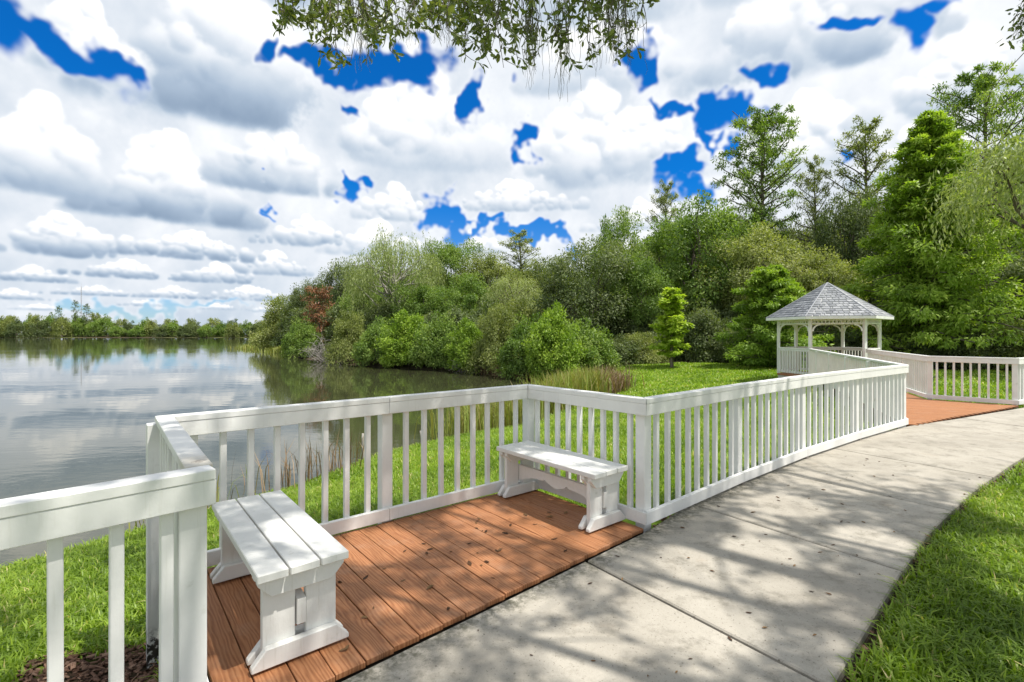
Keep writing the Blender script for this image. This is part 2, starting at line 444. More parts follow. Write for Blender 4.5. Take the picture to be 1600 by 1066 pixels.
def ground_mat():
    m, q = mat('lawn_and_soil')
    a = q.n('ShaderNodeAttribute', attribute_name='cover'); sp_ = q.n('ShaderNodeSeparateColor'); q.put(sp_.inputs[0], a.outputs['Color'])
    n = q.noise(q.pos, 1.1, 6, .6); n2 = q.noise(q.pos, 14, 6, .7)
    turf = q.ramp(q.m('ADD', q.m('MULTIPLY', n, .5), q.m('MULTIPLY', n2, .5)), [(.25, (.10, .17, .016)), (.5, (.17, .265, .026)), (.75, (.25, .34, .045))])
    litter = q.ramp(n2, [(.3, (.03, .024, .015)), (.7, (.085, .06, .035))])
    mud = q.ramp(n2, [(.3, (.035, .03, .018)), (.7, (.09, .075, .045))])
    c = q.mix(sp_.outputs[0], turf, litter); c = q.mix(sp_.outputs[1], c, mud)
    finish(q, c, .95, n2, .6, .05, .1)
    return m
M_GROUND = ground_mat()

def water_mat():
    m, q = mat('lake_water')
    v = q.v('ADD', q.pos, (0, 0, 0))
    big = q.noise(stretched(q, v, (.35, .9, 1)), 1, 3, .5)
    fine = q.noise(stretched(q, v, (2.2, 4.5, 1)), 1, 4, .55)
    patch = q.sstep(q.noise(stretched(q, v, (.03, .06, 1)), 1, 3, .5), .42, .62)
    h = q.m('ADD', q.m('MULTIPLY', big, .7), q.m('MULTIPLY', q.m('MULTIPLY', fine, patch), .35))
    q.put(q.bsdf.inputs['Base Color'], (.042, .045, .022, 1)); q.bsdf.inputs['Roughness'].default_value = .03
    q.bsdf.inputs['IOR'].default_value = 1.5; q.bsdf.inputs['Specular IOR Level'].default_value = .5
    b = q.n('ShaderNodeBump'); b.inputs['Strength'].default_value = .16; b.inputs['Distance'].default_value = .045
    q.put(b.inputs['Height'], h); q.put(q.bsdf.inputs['Normal'], b.outputs[0])
    return m
M_WATER = water_mat()

# ------------------------------------------------------------------ terrain
WATER_Z = -1.0
LAKE = np.array([(-600, -60), (-60, -30), (-20, -4), (-9, 2.2), (-5.5, 5.1), (-3.7, 7.8), (-2.75, 10.2), (-1.4, 11.9), (.2, 13.3), (1.8, 16.3), (3.9, 20.2), (3.6, 23), (1.5, 26.2),
                 (-.8, 29.5), (-4.4, 33.5), (-12, 38.5), (-21.5, 50), (-31, 65), (-38, 78), (-46, 84), (-47, 92), (-38, 120), (-30, 180), (-40, 260), (-60, 330), (-160, 336), (-300, 334), (-600, 350)], float)
PATH_L = [(-4.3, -1.35), (-1.86, 1.02), (-1.065, 1.845), (.484, 3.268), (1.045, 3.782), (1.57, 4.38), (2.21, 4.92), (2.81, 5.45), (3.47, 6.00), (4.18, 6.50), (4.83, 7.01), (5.57, 7.52), (6.48, 8.06), (8.0, 8.80), (9.35, 9.50), (10.55, 10.12), (12.2, 10.95), (15.5, 12.4), (20, 14)]
PATH_R = [(-3.2, -2.5), (-.78, -.12), (-.1, .58), (1.36, 2.08), (1.90, 2.58), (2.48, 3.11), (3.10, 3.66), (3.74, 4.17), (4.38, 4.67), (5.04, 5.15), (5.75, 5.66), (6.42, 6.12), (7.15, 6.62), (8.5, 7.42), (10.0, 8.2), (11.2, 8.8), (12.9, 9.6), (16.1, 11.0), (20.6, 12.6)]
U = np.array((.772, .635)); V_ = np.array((.635, -.772))
A_ = np.array((-2.053, 2.994)); D_ = A_ + 2.86 * U; P_ = A_ + 1.51 * V_; C_ = D_ + 1.36 * V_
DECK_POLY = [tuple(A_), tuple(D_), (1.03, 3.74), (-1.10, 1.80)]

def inside(poly, x, y):
    c = np.zeros(np.shape(x), bool); n = len(poly); j = n - 1
    for i in range(n):
        xi, yi = poly[i]; xj, yj = poly[j]
        if yi != yj: c ^= ((yi > y) != (yj > y)) & (x < (xj - xi) * (y - yi) / (yj - yi) + xi)
        j = i
    return c
def dist(poly, x, y, closed=True):
    d = np.full(np.shape(x), 1e9); n = len(poly)
    for i in range(n if closed else n - 1):
        ax, ay = poly[i]; bx, by = poly[(i + 1) % n]
        L = (bx - ax) ** 2 + (by - ay) ** 2
        t = np.clip(((x - ax) * (bx - ax) + (y - ay) * (by - ay)) / L, 0, 1)
        d = np.minimum(d, (x - ax - t * (bx - ax)) ** 2 + (y - ay - t * (by - ay)) ** 2)
    return np.sqrt(d)
PATH_POLY = PATH_L + PATH_R[::-1]
def shore(x, y):
    d = dist(LAKE, x, y); return np.where(inside(LAKE, x, y), -d, d)
def wob(x, y):
    return .05 * np.sin(x * 1.3 + np.sin(y * .9) * 2) + .04 * np.sin(y * 1.7 + x * .6) + .03 * np.sin(x * 3.1 - y * 2.3)
def ground_z(x, y):
    x = np.asarray(x, float); y = np.asarray(y, float)
    s = shore(x, y)
    z = np.where(s > 0, WATER_Z + .02 + .90 * (1 - np.exp(-np.maximum(s, 0) / 4.6)), WATER_Z + np.maximum(s, -6) * .22)
    right = inside([(-3.2, -2.5)] + PATH_R + [(40, 16), (40, -40), (-10, -40)], x, y)
    z = np.where(right, -.035, z)
    dp = np.where(inside(PATH_POLY, x, y), 0, dist(PATH_POLY, x, y))
    near = np.clip(1 - dp / 1.3, 0, 1) ** 2
    z = np.where(right, z, z * (1 - near) + near * np.maximum(z, -.10))
    z = np.where(inside(PATH_POLY, x, y), -.11, z)
    return z + np.where(dp > .2, wob(x, y) * np.clip(s / 4, 0, 1) * .45, 0)
WOODS = [(-52, 92), (-44, 76), (-34, 62), (-24, 47), (-13, 35.5), (-5.5, 31), (-1.5, 27.5), (2.0, 25.0), (3.6, 27.2), (6.5, 29.5), (11, 29), (15, 27.5), (17, 22.5), (24, 19.5), (60, 22), (300, 60), (300, 330), (-50, 325), (-35, 180), (-42, 120)]

def axis(lo, hi, c0, c1, step, grow):
    a = list(np.arange(c0, c1 + 1e-6, step)); s = step
    while a[-1] < hi: s *= grow; a.append(a[-1] + s)
    s = step
    while a[0] > lo: s *= grow; a.insert(0, a[0] - s)
    return np.array(a)
gxs, gys = axis(-1600, 1600, -9, 13, .16, 1.09), axis(-900, 1800, -1, 24, .16, 1.09)
GX, GY = np.meshgrid(gxs, gys)
GZ = ground_z(GX, GY)
nx, ny = len(gxs), len(gys)
i, j = np.meshgrid(np.arange(ny - 1), np.arange(nx - 1), indexing='ij')
gF = np.stack([i * nx + j, i * nx + j + 1, (i + 1) * nx + j + 1, (i + 1) * nx + j], -1).reshape(-1, 4)
gm = np_mesh('ground', np.stack([GX, GY, GZ], -1).reshape(-1, 3), gF, smooth=True)
cov = np.zeros((nx * ny, 4), np.float32); cov[:, 3] = 1
sd = shore(GX, GY)
MULCH = [(-1.2, 1.9), (-2.05, 2.85), (-2.15, 3.2), (-2.9, 3.0), (-2.6, 2.0), (-2.3, 1.3), (-2.0, .9)]
cov[:, 0] = np.maximum(inside(WOODS, GX, GY), (dist(PATH_POLY, GX, GY) < .12) | inside(PATH_POLY, GX, GY) | inside(MULCH, GX, GY) | (sd > 0) & (GY > 200)).ravel()
cov[:, 1] = np.clip(1 - (sd - .05) / .5, 0, 1).ravel()
at_ = gm.attributes.new('cover', 'FLOAT_COLOR', 'POINT'); at_.data.foreach_set('color', cov.ravel())
tag(link('ground', gm, M_GROUND), kind='structure')
xs = axis(-620, 10, -12, 6, 3, 1.3); ys = axis(-70, 360, 3, 40, 3, 1.3)
wm = mesh('lake', [(-640, -80, WATER_Z), (12, -80, WATER_Z), (12, 362, WATER_Z), (-640, 362, WATER_Z)], [(0, 1, 2, 3)])
tag(link('lake', wm, M_WATER), kind='structure')

# ------------------------------------------------------------------ path of concrete slabs
bed = link('path', prism([(p[0] - .0, p[1]) for p in PATH_L] + PATH_R[::-1], -.14, -.045), M_SOIL)
tag(bed, kind='structure')
JOINTS = [0, 1, 3, 5, 7, 9, 11, 13, 15, 17, 18]
PL, PR = np.array(PATH_L), np.array(PATH_R)
def shrink(poly, g):
    p = np.array(poly); n = len(p); out = []
    ar = sum(p[i][0] * p[(i + 1) % n][1] - p[(i + 1) % n][0] * p[i][1] for i in range(n))
    sgn = 1 if ar > 0 else -1
    for i in range(n):
        a, b, c = p[i - 1], p[i], p[(i + 1) % n]
        e1 = (b - a) / np.linalg.norm(b - a); e2 = (c - b) / np.linalg.norm(c - b)
        n1 = np.array((-e1[1], e1[0])) * sgn; n2 = np.array((-e2[1], e2[0])) * sgn
        k = n1 + n2; k = k / max(.3, (1 + n1 @ n2)); out.append(b + k * g)
    return out
for a, b in zip(JOINTS[:-1], JOINTS[1:]):
    poly = [tuple(p) for p in PL[a:b + 1]] + [tuple(p) for p in PR[a:b + 1][::-1]]
    link('concrete_slab', prism(shrink(poly, .011), -.10, random.uniform(-.003, .003), .008), M_CONC, bed)

# ------------------------------------------------------------------ decks of boards
def board(parent, a, b, w, z=.012, t=.028):
    a, b = np.array(a), np.array(b); d = b - a; L = np.linalg.norm(d)
    me = box(L, w, t, .0025)
    o = link('deck_board', me, M_DECK, parent)
    o.location = ((a[0] + b[0]) / 2, (a[1] + b[1]) / 2, z - t + random.uniform(-.0012, .0012)); o.rotation_euler = (0, 0, math.atan2(d[1], d[0]) + random.uniform(-.0012, .0012))
    return o
deck = empty('deck')
tag(deck, 'small red-brown board deck with two white benches beside the lake', 'deck')
F0, F1_ = np.array((-1.06, 1.865)), np.array((1.05, 3.80))
fd = (F1_ - F0) / np.linalg.norm(F1_ - F0)
def front_t(p):      # distance from p along V_ to the deck's front edge
    M = np.array([[V_[0], -fd[0]], [V_[1], -fd[1]]]); return np.linalg.solve(M, F0 - p)[0]
pitch = .1415
k = 0
while True:
    s = .03 + pitch * (k + .5)
    if s > 2.86 - .02: break
    p = A_ + U * s + V_ * (-.03)
    board(deck, p, p + V_ * (front_t(p) - .012), pitch - .0055)
    k += 1
rim = [A_ + V_ * .02, D_ + V_ * .02, F1_ - fd * .02 - V_ * .03, F0 - V_ * .03]
link('joist_frame', prism([tuple(p) for p in rim], -.12, -.022), M_SOIL, deck)

# ------------------------------------------------------------------ railings
CAPW, CAPT, FAS, BT = .09, .038, .092, .038
BAL = box(.038, .038, .90, .003); BAL.materials.append(M_WHITE)
POST_CACHE = {}
def offsets(pts, off):
    p = [np.array(q, float) for q in pts]; out = []
    for i in range(len(p)):
        ns = []
        if i > 0: e = p[i] - p[i - 1]; e /= np.linalg.norm(e); ns.append(np.array((-e[1], e[0])))
        if i < len(p) - 1: e = p[i + 1] - p[i]; e /= np.linalg.norm(e); ns.append(np.array((-e[1], e[0])))
        if len(ns) == 1: out.append(p[i] + ns[0] * off)
        else: out.append(p[i] + (ns[0] + ns[1]) / max(.25, 1 + ns[0] @ ns[1]) * off)
    return out
def strip(parent, name, f0, f1, b1, b0, z0, z1, m, g=.0012, bev=.003):
    e = (f1 - f0) / np.linalg.norm(f1 - f0) * g
    return link(name, prism([tuple(f0 + e), tuple(f1 - e), tuple(b1 - e), tuple(b0 + e)], z0, z1, bev), m, parent)
def post(parent, x, y, rz, z0, z1=.955, w=.089):
    key = round(z1 - z0, 2)
    if key not in POST_CACHE: POST_CACHE[key] = box(w, w, key, .004)
    o = link('post', POST_CACHE[key], M_WHITE, parent); o.location = (x, y, z1 - key); o.rotation_euler = (0, 0, rz)
    return o
def run(pts, segs, root, post_at, nbal, feet=()):
    """one railing: boards, cap, balusters and posts for the segments segs of the chain pts (back side on the left)"""
    o0, oc, ob, of, os_ = (offsets(pts, x) for x in (0.0, CAPW, BT + .003, .003, .058))
    op = offsets(pts, .0865)
    for sI in segs:
        a, b = sI, sI + 1
        d = np.array(pts[b]) - np.array(pts[a]); L = np.linalg.norm(d); e = d / L; rz = math.atan2(e[1], e[0])
        strip(root, 'cap_rail', o0[a], o0[b], oc[b], oc[a], 1 - CAPT, 1.0, M_WHITE, .003)
        strip(root, 'top_rail', of[a], of[b], ob[b], ob[a], 1 - CAPT - FAS - .001, 1 - CAPT - .001, M_WHITE)
        strip(root, 'bottom_rail', of[a], of[b], ob[b], ob[a], .028, .122, M_WHITE)
        n = nbal[sI]
        la, lb = os_[a], os_[b]
        for k in range(n):
            t = (k + 1) / (n + 1)
            q = la + (lb - la) * t
            o = link('baluster', BAL, None, root); o.location = (q[0] + e[0] * random.uniform(-.004, .004), q[1] + e[1] * random.uniform(-.004, .004), .045)
            o.rotation_euler = (random.uniform(-.003, .003), random.uniform(-.003, .003), rz)
    for v in post_at:
        q = op[v]; i0 = max(0, min(v, len(pts) - 2))
        if v in segs or v - 1 in segs:
            d = np.array(pts[i0 + 1]) - np.array(pts[i0])
            if v - 1 in segs and v not in segs: d = np.array(pts[v]) - np.array(pts[v - 1])
            gz = float(ground_z(q[0], q[1]))
            post(root, q[0], q[1], math.atan2(d[1], d[0]), round(gz - .08, 1))
    for v in feet:
        d = np.array(pts[v]) - np.array(pts[v - 1]); 
        o = link('foot_block', FOOT, None, root); q = offsets(pts, .03)[v]; o.location = (q[0], q[1], 0.001); o.rotation_euler = (0, 0, math.atan2(d[1], d[0]))
FOOT = box(.07, .05, .026, .002); FOOT.materials.append(M_STEEL)
EP = [(1.03, 3.775), (2.31, 4.895), (3.56, 5.925), (4.92, 6.94), (6.46, 8.02)]
FL, FR = (10.41, 17.19), (11.90, 16.62)
L0 = (-1.094 - .70 * 2.9, 1.828 - .714 * 2.9); L1 = (-1.094 - .70 * 1.45, 1.828 - .714 * 1.45)
# near-left run, butted against the deck's side run at the corner
ch = [L0, L1, tuple(P_)]
r_ = empty('railing', (0, 0, 0)); tag(r_, 'white railing in the near left corner, its end post hiding the left bench', 'railing')
run(ch, [0, 1], r_, [0, 1], {0: 9, 1: 9})
e = np.array(P_) - np.array(L1); e /= np.linalg.norm(e); nrm = np.array((-e[1], e[0]))
q = P_ - e * .066 + nrm * .0865; post(r_, q[0], q[1], math.atan2(e[1], e[0]), -.4)
Pb = P_ + nrm * .0925 - e * .0
dPA = (A_ - P_) / np.linalg.norm(A_ - P_)
Pstart = P_ + dPA * .094
r_ = empty('railing'); tag(r_, 'short white railing closing the left side of the deck, cap worn at its near end', 'railing')
chain = [tuple(Pstart), tuple(A_), tuple(D_)] + EP
run(chain, [0], r_, [1], {0: 8})
for o_ in r_.children:
    if o_.name.startswith('cap_rail'): o_.data.materials[0] = white_paint('worn_white_paint', (.78, .78, .75), .6, (float(P_[0] + dPA[0] * .13 - .035), float(P_[1] + dPA[1] * .13), 1.0))
r_ = empty('railing'); tag(r_, 'white railing along the lake side of the deck behind both benches', 'railing')
mid = tuple(A_ + U * 1.41)
c2 = [tuple(Pstart), tuple(A_), mid, tuple(D_)] + EP
run(c2, [1, 2], r_, [2, 3], {1: 8, 2: 8})
r_ = empty('railing'); tag(r_, 'short white railing closing the right side of the deck behind the right bench', 'railing')
chain = [tuple(A_), tuple(D_)] + EP + [FL]
run(chain, [1], r_, [2], {1: 9})
r_ = empty('railing'); tag(r_, 'long white railing along the concrete path from the deck towards the gazebo', 'railing')
run(chain, [2, 3, 4, 5], r_, [3, 4, 5, 6], {2: 9, 3: 9, 4: 9, 5: 10}, feet=(3, 4, 5))
r_ = empty('railing'); tag(r_, 'white railing on the lake side of the boardwalk running back to the gazebo', 'railing')
seg = [np.array(EP[-1]) + (np.array(FL) - np.array(EP[-1])) * t for t in (0, .2, .4, .6, .8, .985)]
ch = [EP[-2]] + [tuple(p) for p in seg]
run(ch, [1, 2, 3, 4, 5], r_, [2, 3, 4, 5], {k: 11 for k in range(1, 6)})
F1, F2 = (9.46, 11.25), (10.52, 10.22)
r_ = empty('railing'); tag(r_, 'white railing on the wood side of the boardwalk running to the gazebo entrance', 'railing')
seg = [np.array(FR) + (np.array(F1) - np.array(FR)) * t for t in (.015, .34, .67, 1)]
ch = [tuple(p) for p in seg] + [F2, (12.2, 11.05), (15.5, 12.5)]
run(ch, [0, 1, 2], r_, [1, 2], {0: 11, 1: 11, 2: 11})
r_ = empty('railing'); tag(r_, 'short white railing panel facing the path at the right, dark wood behind it', 'railing')
run(ch, [3], r_, [3, 4], {3: 9})
r_ = empty('railing'); tag(r_, 'white railing leaving the picture at its right edge', 'railing')
run(ch, [4, 5], r_, [5], {4: 12, 5: 22})

# boardwalk to the gazebo
bw = empty('boardwalk'); tag(bw, 'red-brown boardwalk leading from the concrete path to the gazebo', 'boardwalk')
bdir = np.array(FL) - np.array(EP[-1]); bL = np.linalg.norm(bdir); bdir /= bL; bnr = np.array((bdir[1], -bdir[0]))
BW_POLY = [EP[-1], FL, FR, F1, F2, (9.35, 9.55), (8.0, 8.86)]
front = np.array([EP[-1], (8.0, 8.86), (9.35, 9.56), (10.50, 10.17)])
t = -1.2
def clip_line(p, d, poly):
    hits = []
    n = len(poly)
    for i in range(n):
        a, b = np.array(poly[i]), np.array(poly[(i + 1) % n]); e = b - a
        den = d[0] * e[1] - d[1] * e[0]
        if abs(den) < 1e-9: continue
        w_ = a - p; s = (w_[0] * e[1] - w_[1] * e[0]) / den; u = (w_[0] * d[1] - w_[1] * d[0]) / den
        if 0 <= u <= 1: hits.append(s)
    return sorted(hits)
BWI = [tuple(np.array(EP[-1]) + (.03, .01)), FL, FR, F1, tuple(np.array(F2) + (0, .02)), (9.35, 9.58), (8.0, 8.88)]
while t < bL:
    p = np.array(EP[-1]) + bdir * t
    h = clip_line(p, bnr, BWI)
    if len(h) >= 2 and h[-1] - h[0] > .12:
        board(bw, p + bnr * h[0], p + bnr * h[-1], .136)
    t += .1415
link('joist_frame', prism(shrink(BWI, .05), -.12, -.022), M_SOIL, bw)

# ------------------------------------------------------------------ benches
def bench(loc, rz, label):
    o = empty('bench', loc, rz); tag(o, label, 'bench', 'white park benches on the deck')
    L, Wd, Ht = 1.19, .40, .45
    ws = [.128, .128, .128]; y = -Wd / 2
    for w_ in ws:
        s = link('seat_slat', box(L, w_ - .001, .038, .004), M_BENCH, o)
        s.location = (random.uniform(-.003, .003), y + w_ / 2, Ht - .038); s.rotation_euler = (0, 0, random.uniform(-.002, .002)); y += w_ + .008
    for sx in (-1, 1):
        x0 = sx * (L / 2 - .095)
        for sy in (-1, 1):
            s = link('leg_board', box(.038, .140, Ht - .038 - .03, .003), M_BENCH, o); s.location = (x0, sy * .0935, .028)
        for k in (-1, 1):
            poly = [(-.19, .412), (.19, .412), (.19, .385), (.135, .325), (-.135, .325), (-.19, .385)]
            me = prism([(p[0], p[1]) for p in poly], 0, .036, .003)
            s = link('seat_cleat', me, M_BENCH, o)
            s.matrix_local = Matrix(((0, 0, 1, x0 + (.0195 if k > 0 else -.0195 - .036)), (1, 0, 0, 0), (0, 1, 0, -.001), (0, 0, 0, 1)))
            poly = [(-.215, .012), (.215, .012), (.215, .032), (.155, .098), (-.155, .098), (-.215, .032)]
            me = prism([(p[0], p[1]) for p in poly], 0, .037, .004)
            s = link('foot', me, M_BENCH, o)
            s.matrix_local = Matrix(((0, 0, 1, x0 + (.0195 if k > 0 else -.0195 - .037)), (1, 0, 0, 0), (0, 1, 0, 0), (0, 0, 0, 1)))
    # stretcher with a scalloped lower edge and tenons through the slots
    h = L / 2 - .095 - .02
    top, low = .275, .135
    pts = [(-h - .055, top - .01), (-h - .055, low + .015), (-h, low + .0), (-h + .001, low)]
    n = 28
    for k in range(n + 1):
        t = k / n; x = -h + .02 + t * (2 * h - .04)
        a = abs(2 * t - 1)
        z = low + .062 * math.sin(min(1, (1 - a) / .55) * math.pi / 2) - .035 * max(0, 1 - a / .26) + .02 * max(0, 1 - abs(a - .30) / .06)
        pts.append((x, z))
    pts += [(h - .001, low), (h, low), (h + .055, low + .015), (h + .055, top - .01), (h, top), (-h, top)]
    s = link('stretcher', prism(pts, -.019, .019, 0), M_BENCH, o)
    s.matrix_local = Matrix(((1, 0, 0, 0), (0, 0, -1, 0), (0, 1, 0, 0), (0, 0, 0, 1)))
    return o
vz = math.atan2(V_[1], V_[0])
bench((-1.312, 2.692, .013), vz, 'white wooden bench on the left of the deck, seen end on past the corner post')
bench((.385, 4.215, .013), vz, 'white wooden bench on the right of the deck, seen side on with scalloped stretcher')

# ------------------------------------------------------------------ gazebo
GZC = (11.65, 18.2); GR = 1.6; TH0 = 9.0
def hexp(r, k, dth=0.0):
    a = R(TH0 + 60 * k + dth); return np.array((r * math.sin(a), -r * math.cos(a)))
gz = empty('gazebo', (GZC[0], GZC[1], 0)); tag(gz, 'white six-sided gazebo with grey shingle roof at the end of the boardwalk', 'gazebo')
hexa = lambda r: [tuple(hexp(r, k)) for k in range(6)]
link('floor', prism(hexa(GR + .06), -.05, .012, .006), M_DECK, gz)
link('skirt', prism(hexa(GR + .02), -.75, -.052), M_SKIRT, gz)
EAVE, APEX = 2.085, 3.38
POSTZ = 2.05
pm = box(.10, .10, POSTZ, .006)
for k in range(6):
    p = hexp(GR, k); o = link('post', pm, M_WHITE, gz); o.location = (p[0], p[1], .01); o.rotation_euler = (0, 0, R(TH0 + 60 * k))
SP = box(.022, .022, .105, 0); SP.materials.append(M_WHITE)
BALG = box(.034, .034, .84, .002); BALG.materials.append(M_WHITE)
for k in range(6):
    a, b = hexp(GR, k), hexp(GR, k + 1); e = (b - a) / np.linalg.norm(b - a); L = np.linalg.norm(b - a); rz = math.atan2(e[1], e[0]); mid = (a + b) / 2
    def beam(name, w_, h, z, L_=L - .104):
        o = link(name, box(L_, w_, h, .003), M_WHITE, gz); o.location = (mid[0], mid[1], z); o.rotation_euler = (0, 0, rz); return o
    beam('frieze_beam', .05, .045, 1.845); beam('plate_beam', .07, .05, 1.998)
    n = 13
    for i_ in range(n):
        p = a + e * (L * (i_ + 1) / (n + 1)); o = link('frieze_spindle', SP, None, gz); o.location = (p[0], p[1], 1.892); o.rotation_euler = (0, 0, rz)
    for sgn, c in ((1, a), (-1, b)):       # arched brackets under the frieze
        pts_o = [(.052 + .25 * (1 - math.cos(R(t))), -.25 * (1 - math.sin(R(t)))) for t in range(0, 91, 15)]
        pts_i = [(.052 + .028 + .205 * (1 - math.cos(R(t))) + .02, -.25 * (1 - math.sin(R(t))) - .0 - .04 * math.sin(R(t))) for t in range(90, -1, -15)]
        poly = [(x, z) for x, z in pts_o] + [(x, z) for x, z in pts_i]
        me = prism([(x * sgn, z) for x, z in poly], -.018, .018)
        o = link('bracket', me, M_WHITE, gz)
        M4 = Matrix.Translation((c[0], c[1], 1.843)) @ Matrix.Rotation(rz, 4, 'Z') @ Matrix(((1, 0, 0, 0), (0, 0, -1, 0), (0, 1, 0, 0), (0, 0, 0, 1)))
        o.matrix_local = M4
    # entrance between the two posts the boardwalk arrives at
    am, bm_ = a + GZC, b + GZC
    ent = min(np.linalg.norm(am - np.array(FL)), np.linalg.norm(am - np.array(FR))) < .3 and min(np.linalg.norm(bm_ - np.array(FL)), np.linalg.norm(bm_ - np.array(FR))) < .3
    if not ent:
        beam('hand_rail', .10, .04, .955); beam('top_rail', .036, .085, .869); beam('bottom_rail', .036, .085, .06)
        n = 11
        for i_ in range(n):
            p = a + e * (L * (i_ + 1) / (n + 1)); o = link('baluster', BALG, None, gz); o.location = (p[0] + e[1] * .036, p[1] - e[0] * .036, .075); o.rotation_euler = (0, 0, rz)
RR = 2.02
rf = link('roof', None, None, gz)
roof_me = mesh('roof', [(*hexp(RR - .02, k), EAVE) for k in range(6)] + [(0, 0, APEX - .02), (0, 0, EAVE)], [(k, (k + 1) % 6, 6) for k in range(6)] + [((k + 1) % 6, k, 7) for k in range(6)])
bpy.data.objects.remove(rf)
rf = link('roof', roof_me, M_WHITE, gz)
def shingle_mat():
    m, q = mat('grey_asphalt_shingles')
    t = q.n('ShaderNodeAttribute', attribute_name='tint').outputs['Fac']
    c = q.ramp(t, [(0, (.27, .28, .305)), (.5, (.41, .42, .45)), (1, (.56, .565, .59))])
    c = q.mix(q.m('MULTIPLY', q.noise(q.pos, 220, 2), .4), c, (.22, .22, .24))
    finish(q, c, .9, q.noise(q.pos, 160, 3), .4, .004, .15)
    return m
M_SH = shingle_mat()
for k in range(6):
    a3, b3, c3 = np.array((*hexp(RR, k), EAVE + .012)), np.array((*hexp(RR, k + 1), EAVE + .012)), np.array((0, 0, APEX))
    nrm = np.cross(b3 - a3, c3 - a3); nrm /= np.linalg.norm(nrm)
    if nrm[2] < 0: nrm = -nrm
    VV, FF, TT = [], [], []
    rows = 15
    for r in range(rows):
        t0, t1 = r / rows, min(.995, (r + 1.25) / rows)
        e = (b3 - a3); el_ = np.linalg.norm(e) * (1 - t0); n = max(1, int(round(el_ / .19)))
        cuts = np.linspace(0, 1, n + 1); 
        if n > 2: cuts[1:-1] += rs.uniform(-.35, .35, n - 1) / n
        for i_ in range(n):
            lift = .016 + rs.rand() * .007; s0, s1 = cuts[i_], cuts[i_ + 1]
            A0, B0 = a3 + (c3 - a3) * t0, b3 + (c3 - b3) * t0; A1, B1 = a3 + (c3 - a3) * t1, b3 + (c3 - b3) * t1
            g_ = .02 / max(.2, el_)
            p = [A0 + (B0 - A0) * (s0 + (g_ if i_ else 0)), A0 + (B0 - A0) * s1, A1 + (B1 - A1) * s1, A1 + (B1 - A1) * (s0 + (g_ if i_ else 0))]
            o_ = len(VV)
            VV += [p[0] + nrm * lift, p[1] + nrm * lift, p[2] + nrm * .003, p[3] + nrm * .003, p[0], p[1]]
            FF += [(o_, o_ + 1, o_ + 2, o_ + 3), (o_ + 4, o_ + 5, o_ + 1, o_)]
            tv = rs.rand(); TT += [tv, tv * .5]
    me = np_mesh('shingles', np.array(VV), np.array(FF), np.array(TT))
    tag(link('shingles', me, M_SH, rf), kind='stuff')
    # hip cap and eave board
    a = hexp(RR + .012, k); b = hexp(RR + .012, k + 1); e = (b - a) / np.linalg.norm(b - a)
    inn = lambda p: p * (RR - .03) / np.linalg.norm(p)
    link('eave_board', prism([tuple(a + e * .001), tuple(b - e * .001), tuple(inn(b) - e * .001), tuple(inn(a) + e * .001)], EAVE - .075, EAVE + .020, .003), M_WHITE, rf)
    V2, F2_ = tube([np.array((*hexp(RR + .01, k), EAVE + .02)), np.array((0, 0, APEX + .015))], [.022, .022], 6)
    h_ = link('hip_cap', np_mesh('hip_cap', V2, F2_, np.full(len(F2_), .3)), M_SH, rf)
#END_BUILT

# ------------------------------------------------------------------ foliage builders
def unit(v): return v / (np.linalg.norm(v, axis=-1, keepdims=True) + 1e-9)
def leaves(P, D, Nn, L, Wd, fold=.15):
    """a four-cornered leaf at each P pointing along D, its face turned towards Nn"""
    D = unit(D); S_ = unit(np.cross(D, Nn)); Nn = np.cross(S_, D)
    L = np.broadcast_to(L, (len(P),))[:, None]; Wd = np.broadcast_to(Wd, (len(P),))[:, None]
    V = np.stack([P, P + D * L * .48 + S_ * Wd * .5 + Nn * Wd * fold, P + D * L, P + D * L * .48 - S_ * Wd * .5 + Nn * Wd * fold], 1)
    F = np.arange(len(P) * 4).reshape(-1, 4)
    return V.reshape(-1, 3), F
def rdir(r, n):
    return unit(r.normal(size=(n, 3)))
def clump_leaves(r, centres, radii, per, L, Wd, flat=.75, out_from=None, droop=0.0, tint=None, hollow=.45):
    n = len(centres); idx = np.repeat(np.arange(n), per)
    d = rdir(r, len(idx)); rad = r.rand(len(idx)) ** hollow
    off = d * rad[:, None] * radii[idx][:, None]; off[:, 2] *= flat
    P = centres[idx] + off
    out = unit(off + .6 * radii[idx][:, None] * (unit(centres[idx] - out_from) if out_from is not None else 0))
    D = unit(out * .7 + rdir(r, len(idx)) * .8 + np.array((0, 0, -droop)))
    Nn = unit(out * .75 + np.array((0, 0, .55)) + rdir(r, len(idx)) * .42)
    V, F = leaves(P, D, Nn, L * r.uniform(.6, 1.3, len(idx)), Wd * r.uniform(.7, 1.2, len(idx)))
    t = (r.uniform(.25, .75, n) if tint is None else tint)[idx] + r.uniform(-.25, .25, len(idx))
    return V, F, np.clip(t, 0, 1)
def bend(r, a, b, n=6, amt=.12, sag=0.0):
    a, b = np.array(a, float), np.array(b, float); t = np.linspace(0, 1, n)[:, None]
    L = np.linalg.norm(b - a); w_ = r.normal(size=3) * amt * L
    p = a + (b - a) * t + np.sin(t * np.pi) * w_ * .6 + np.array((0, 0, -sag)) * np.sin(t * np.pi) * L
    p[1:-1] += r.normal(size=(n - 2, 3)) * amt * .15 * L
    return p
def join(parts):
    VV, FF, TT, o = [], [], [], 0
    for V, F, T in parts: VV.append(V); FF.append(F + o); TT.append(T); o += len(V)
    return np.concatenate(VV), np.concatenate(FF), np.concatenate(TT)

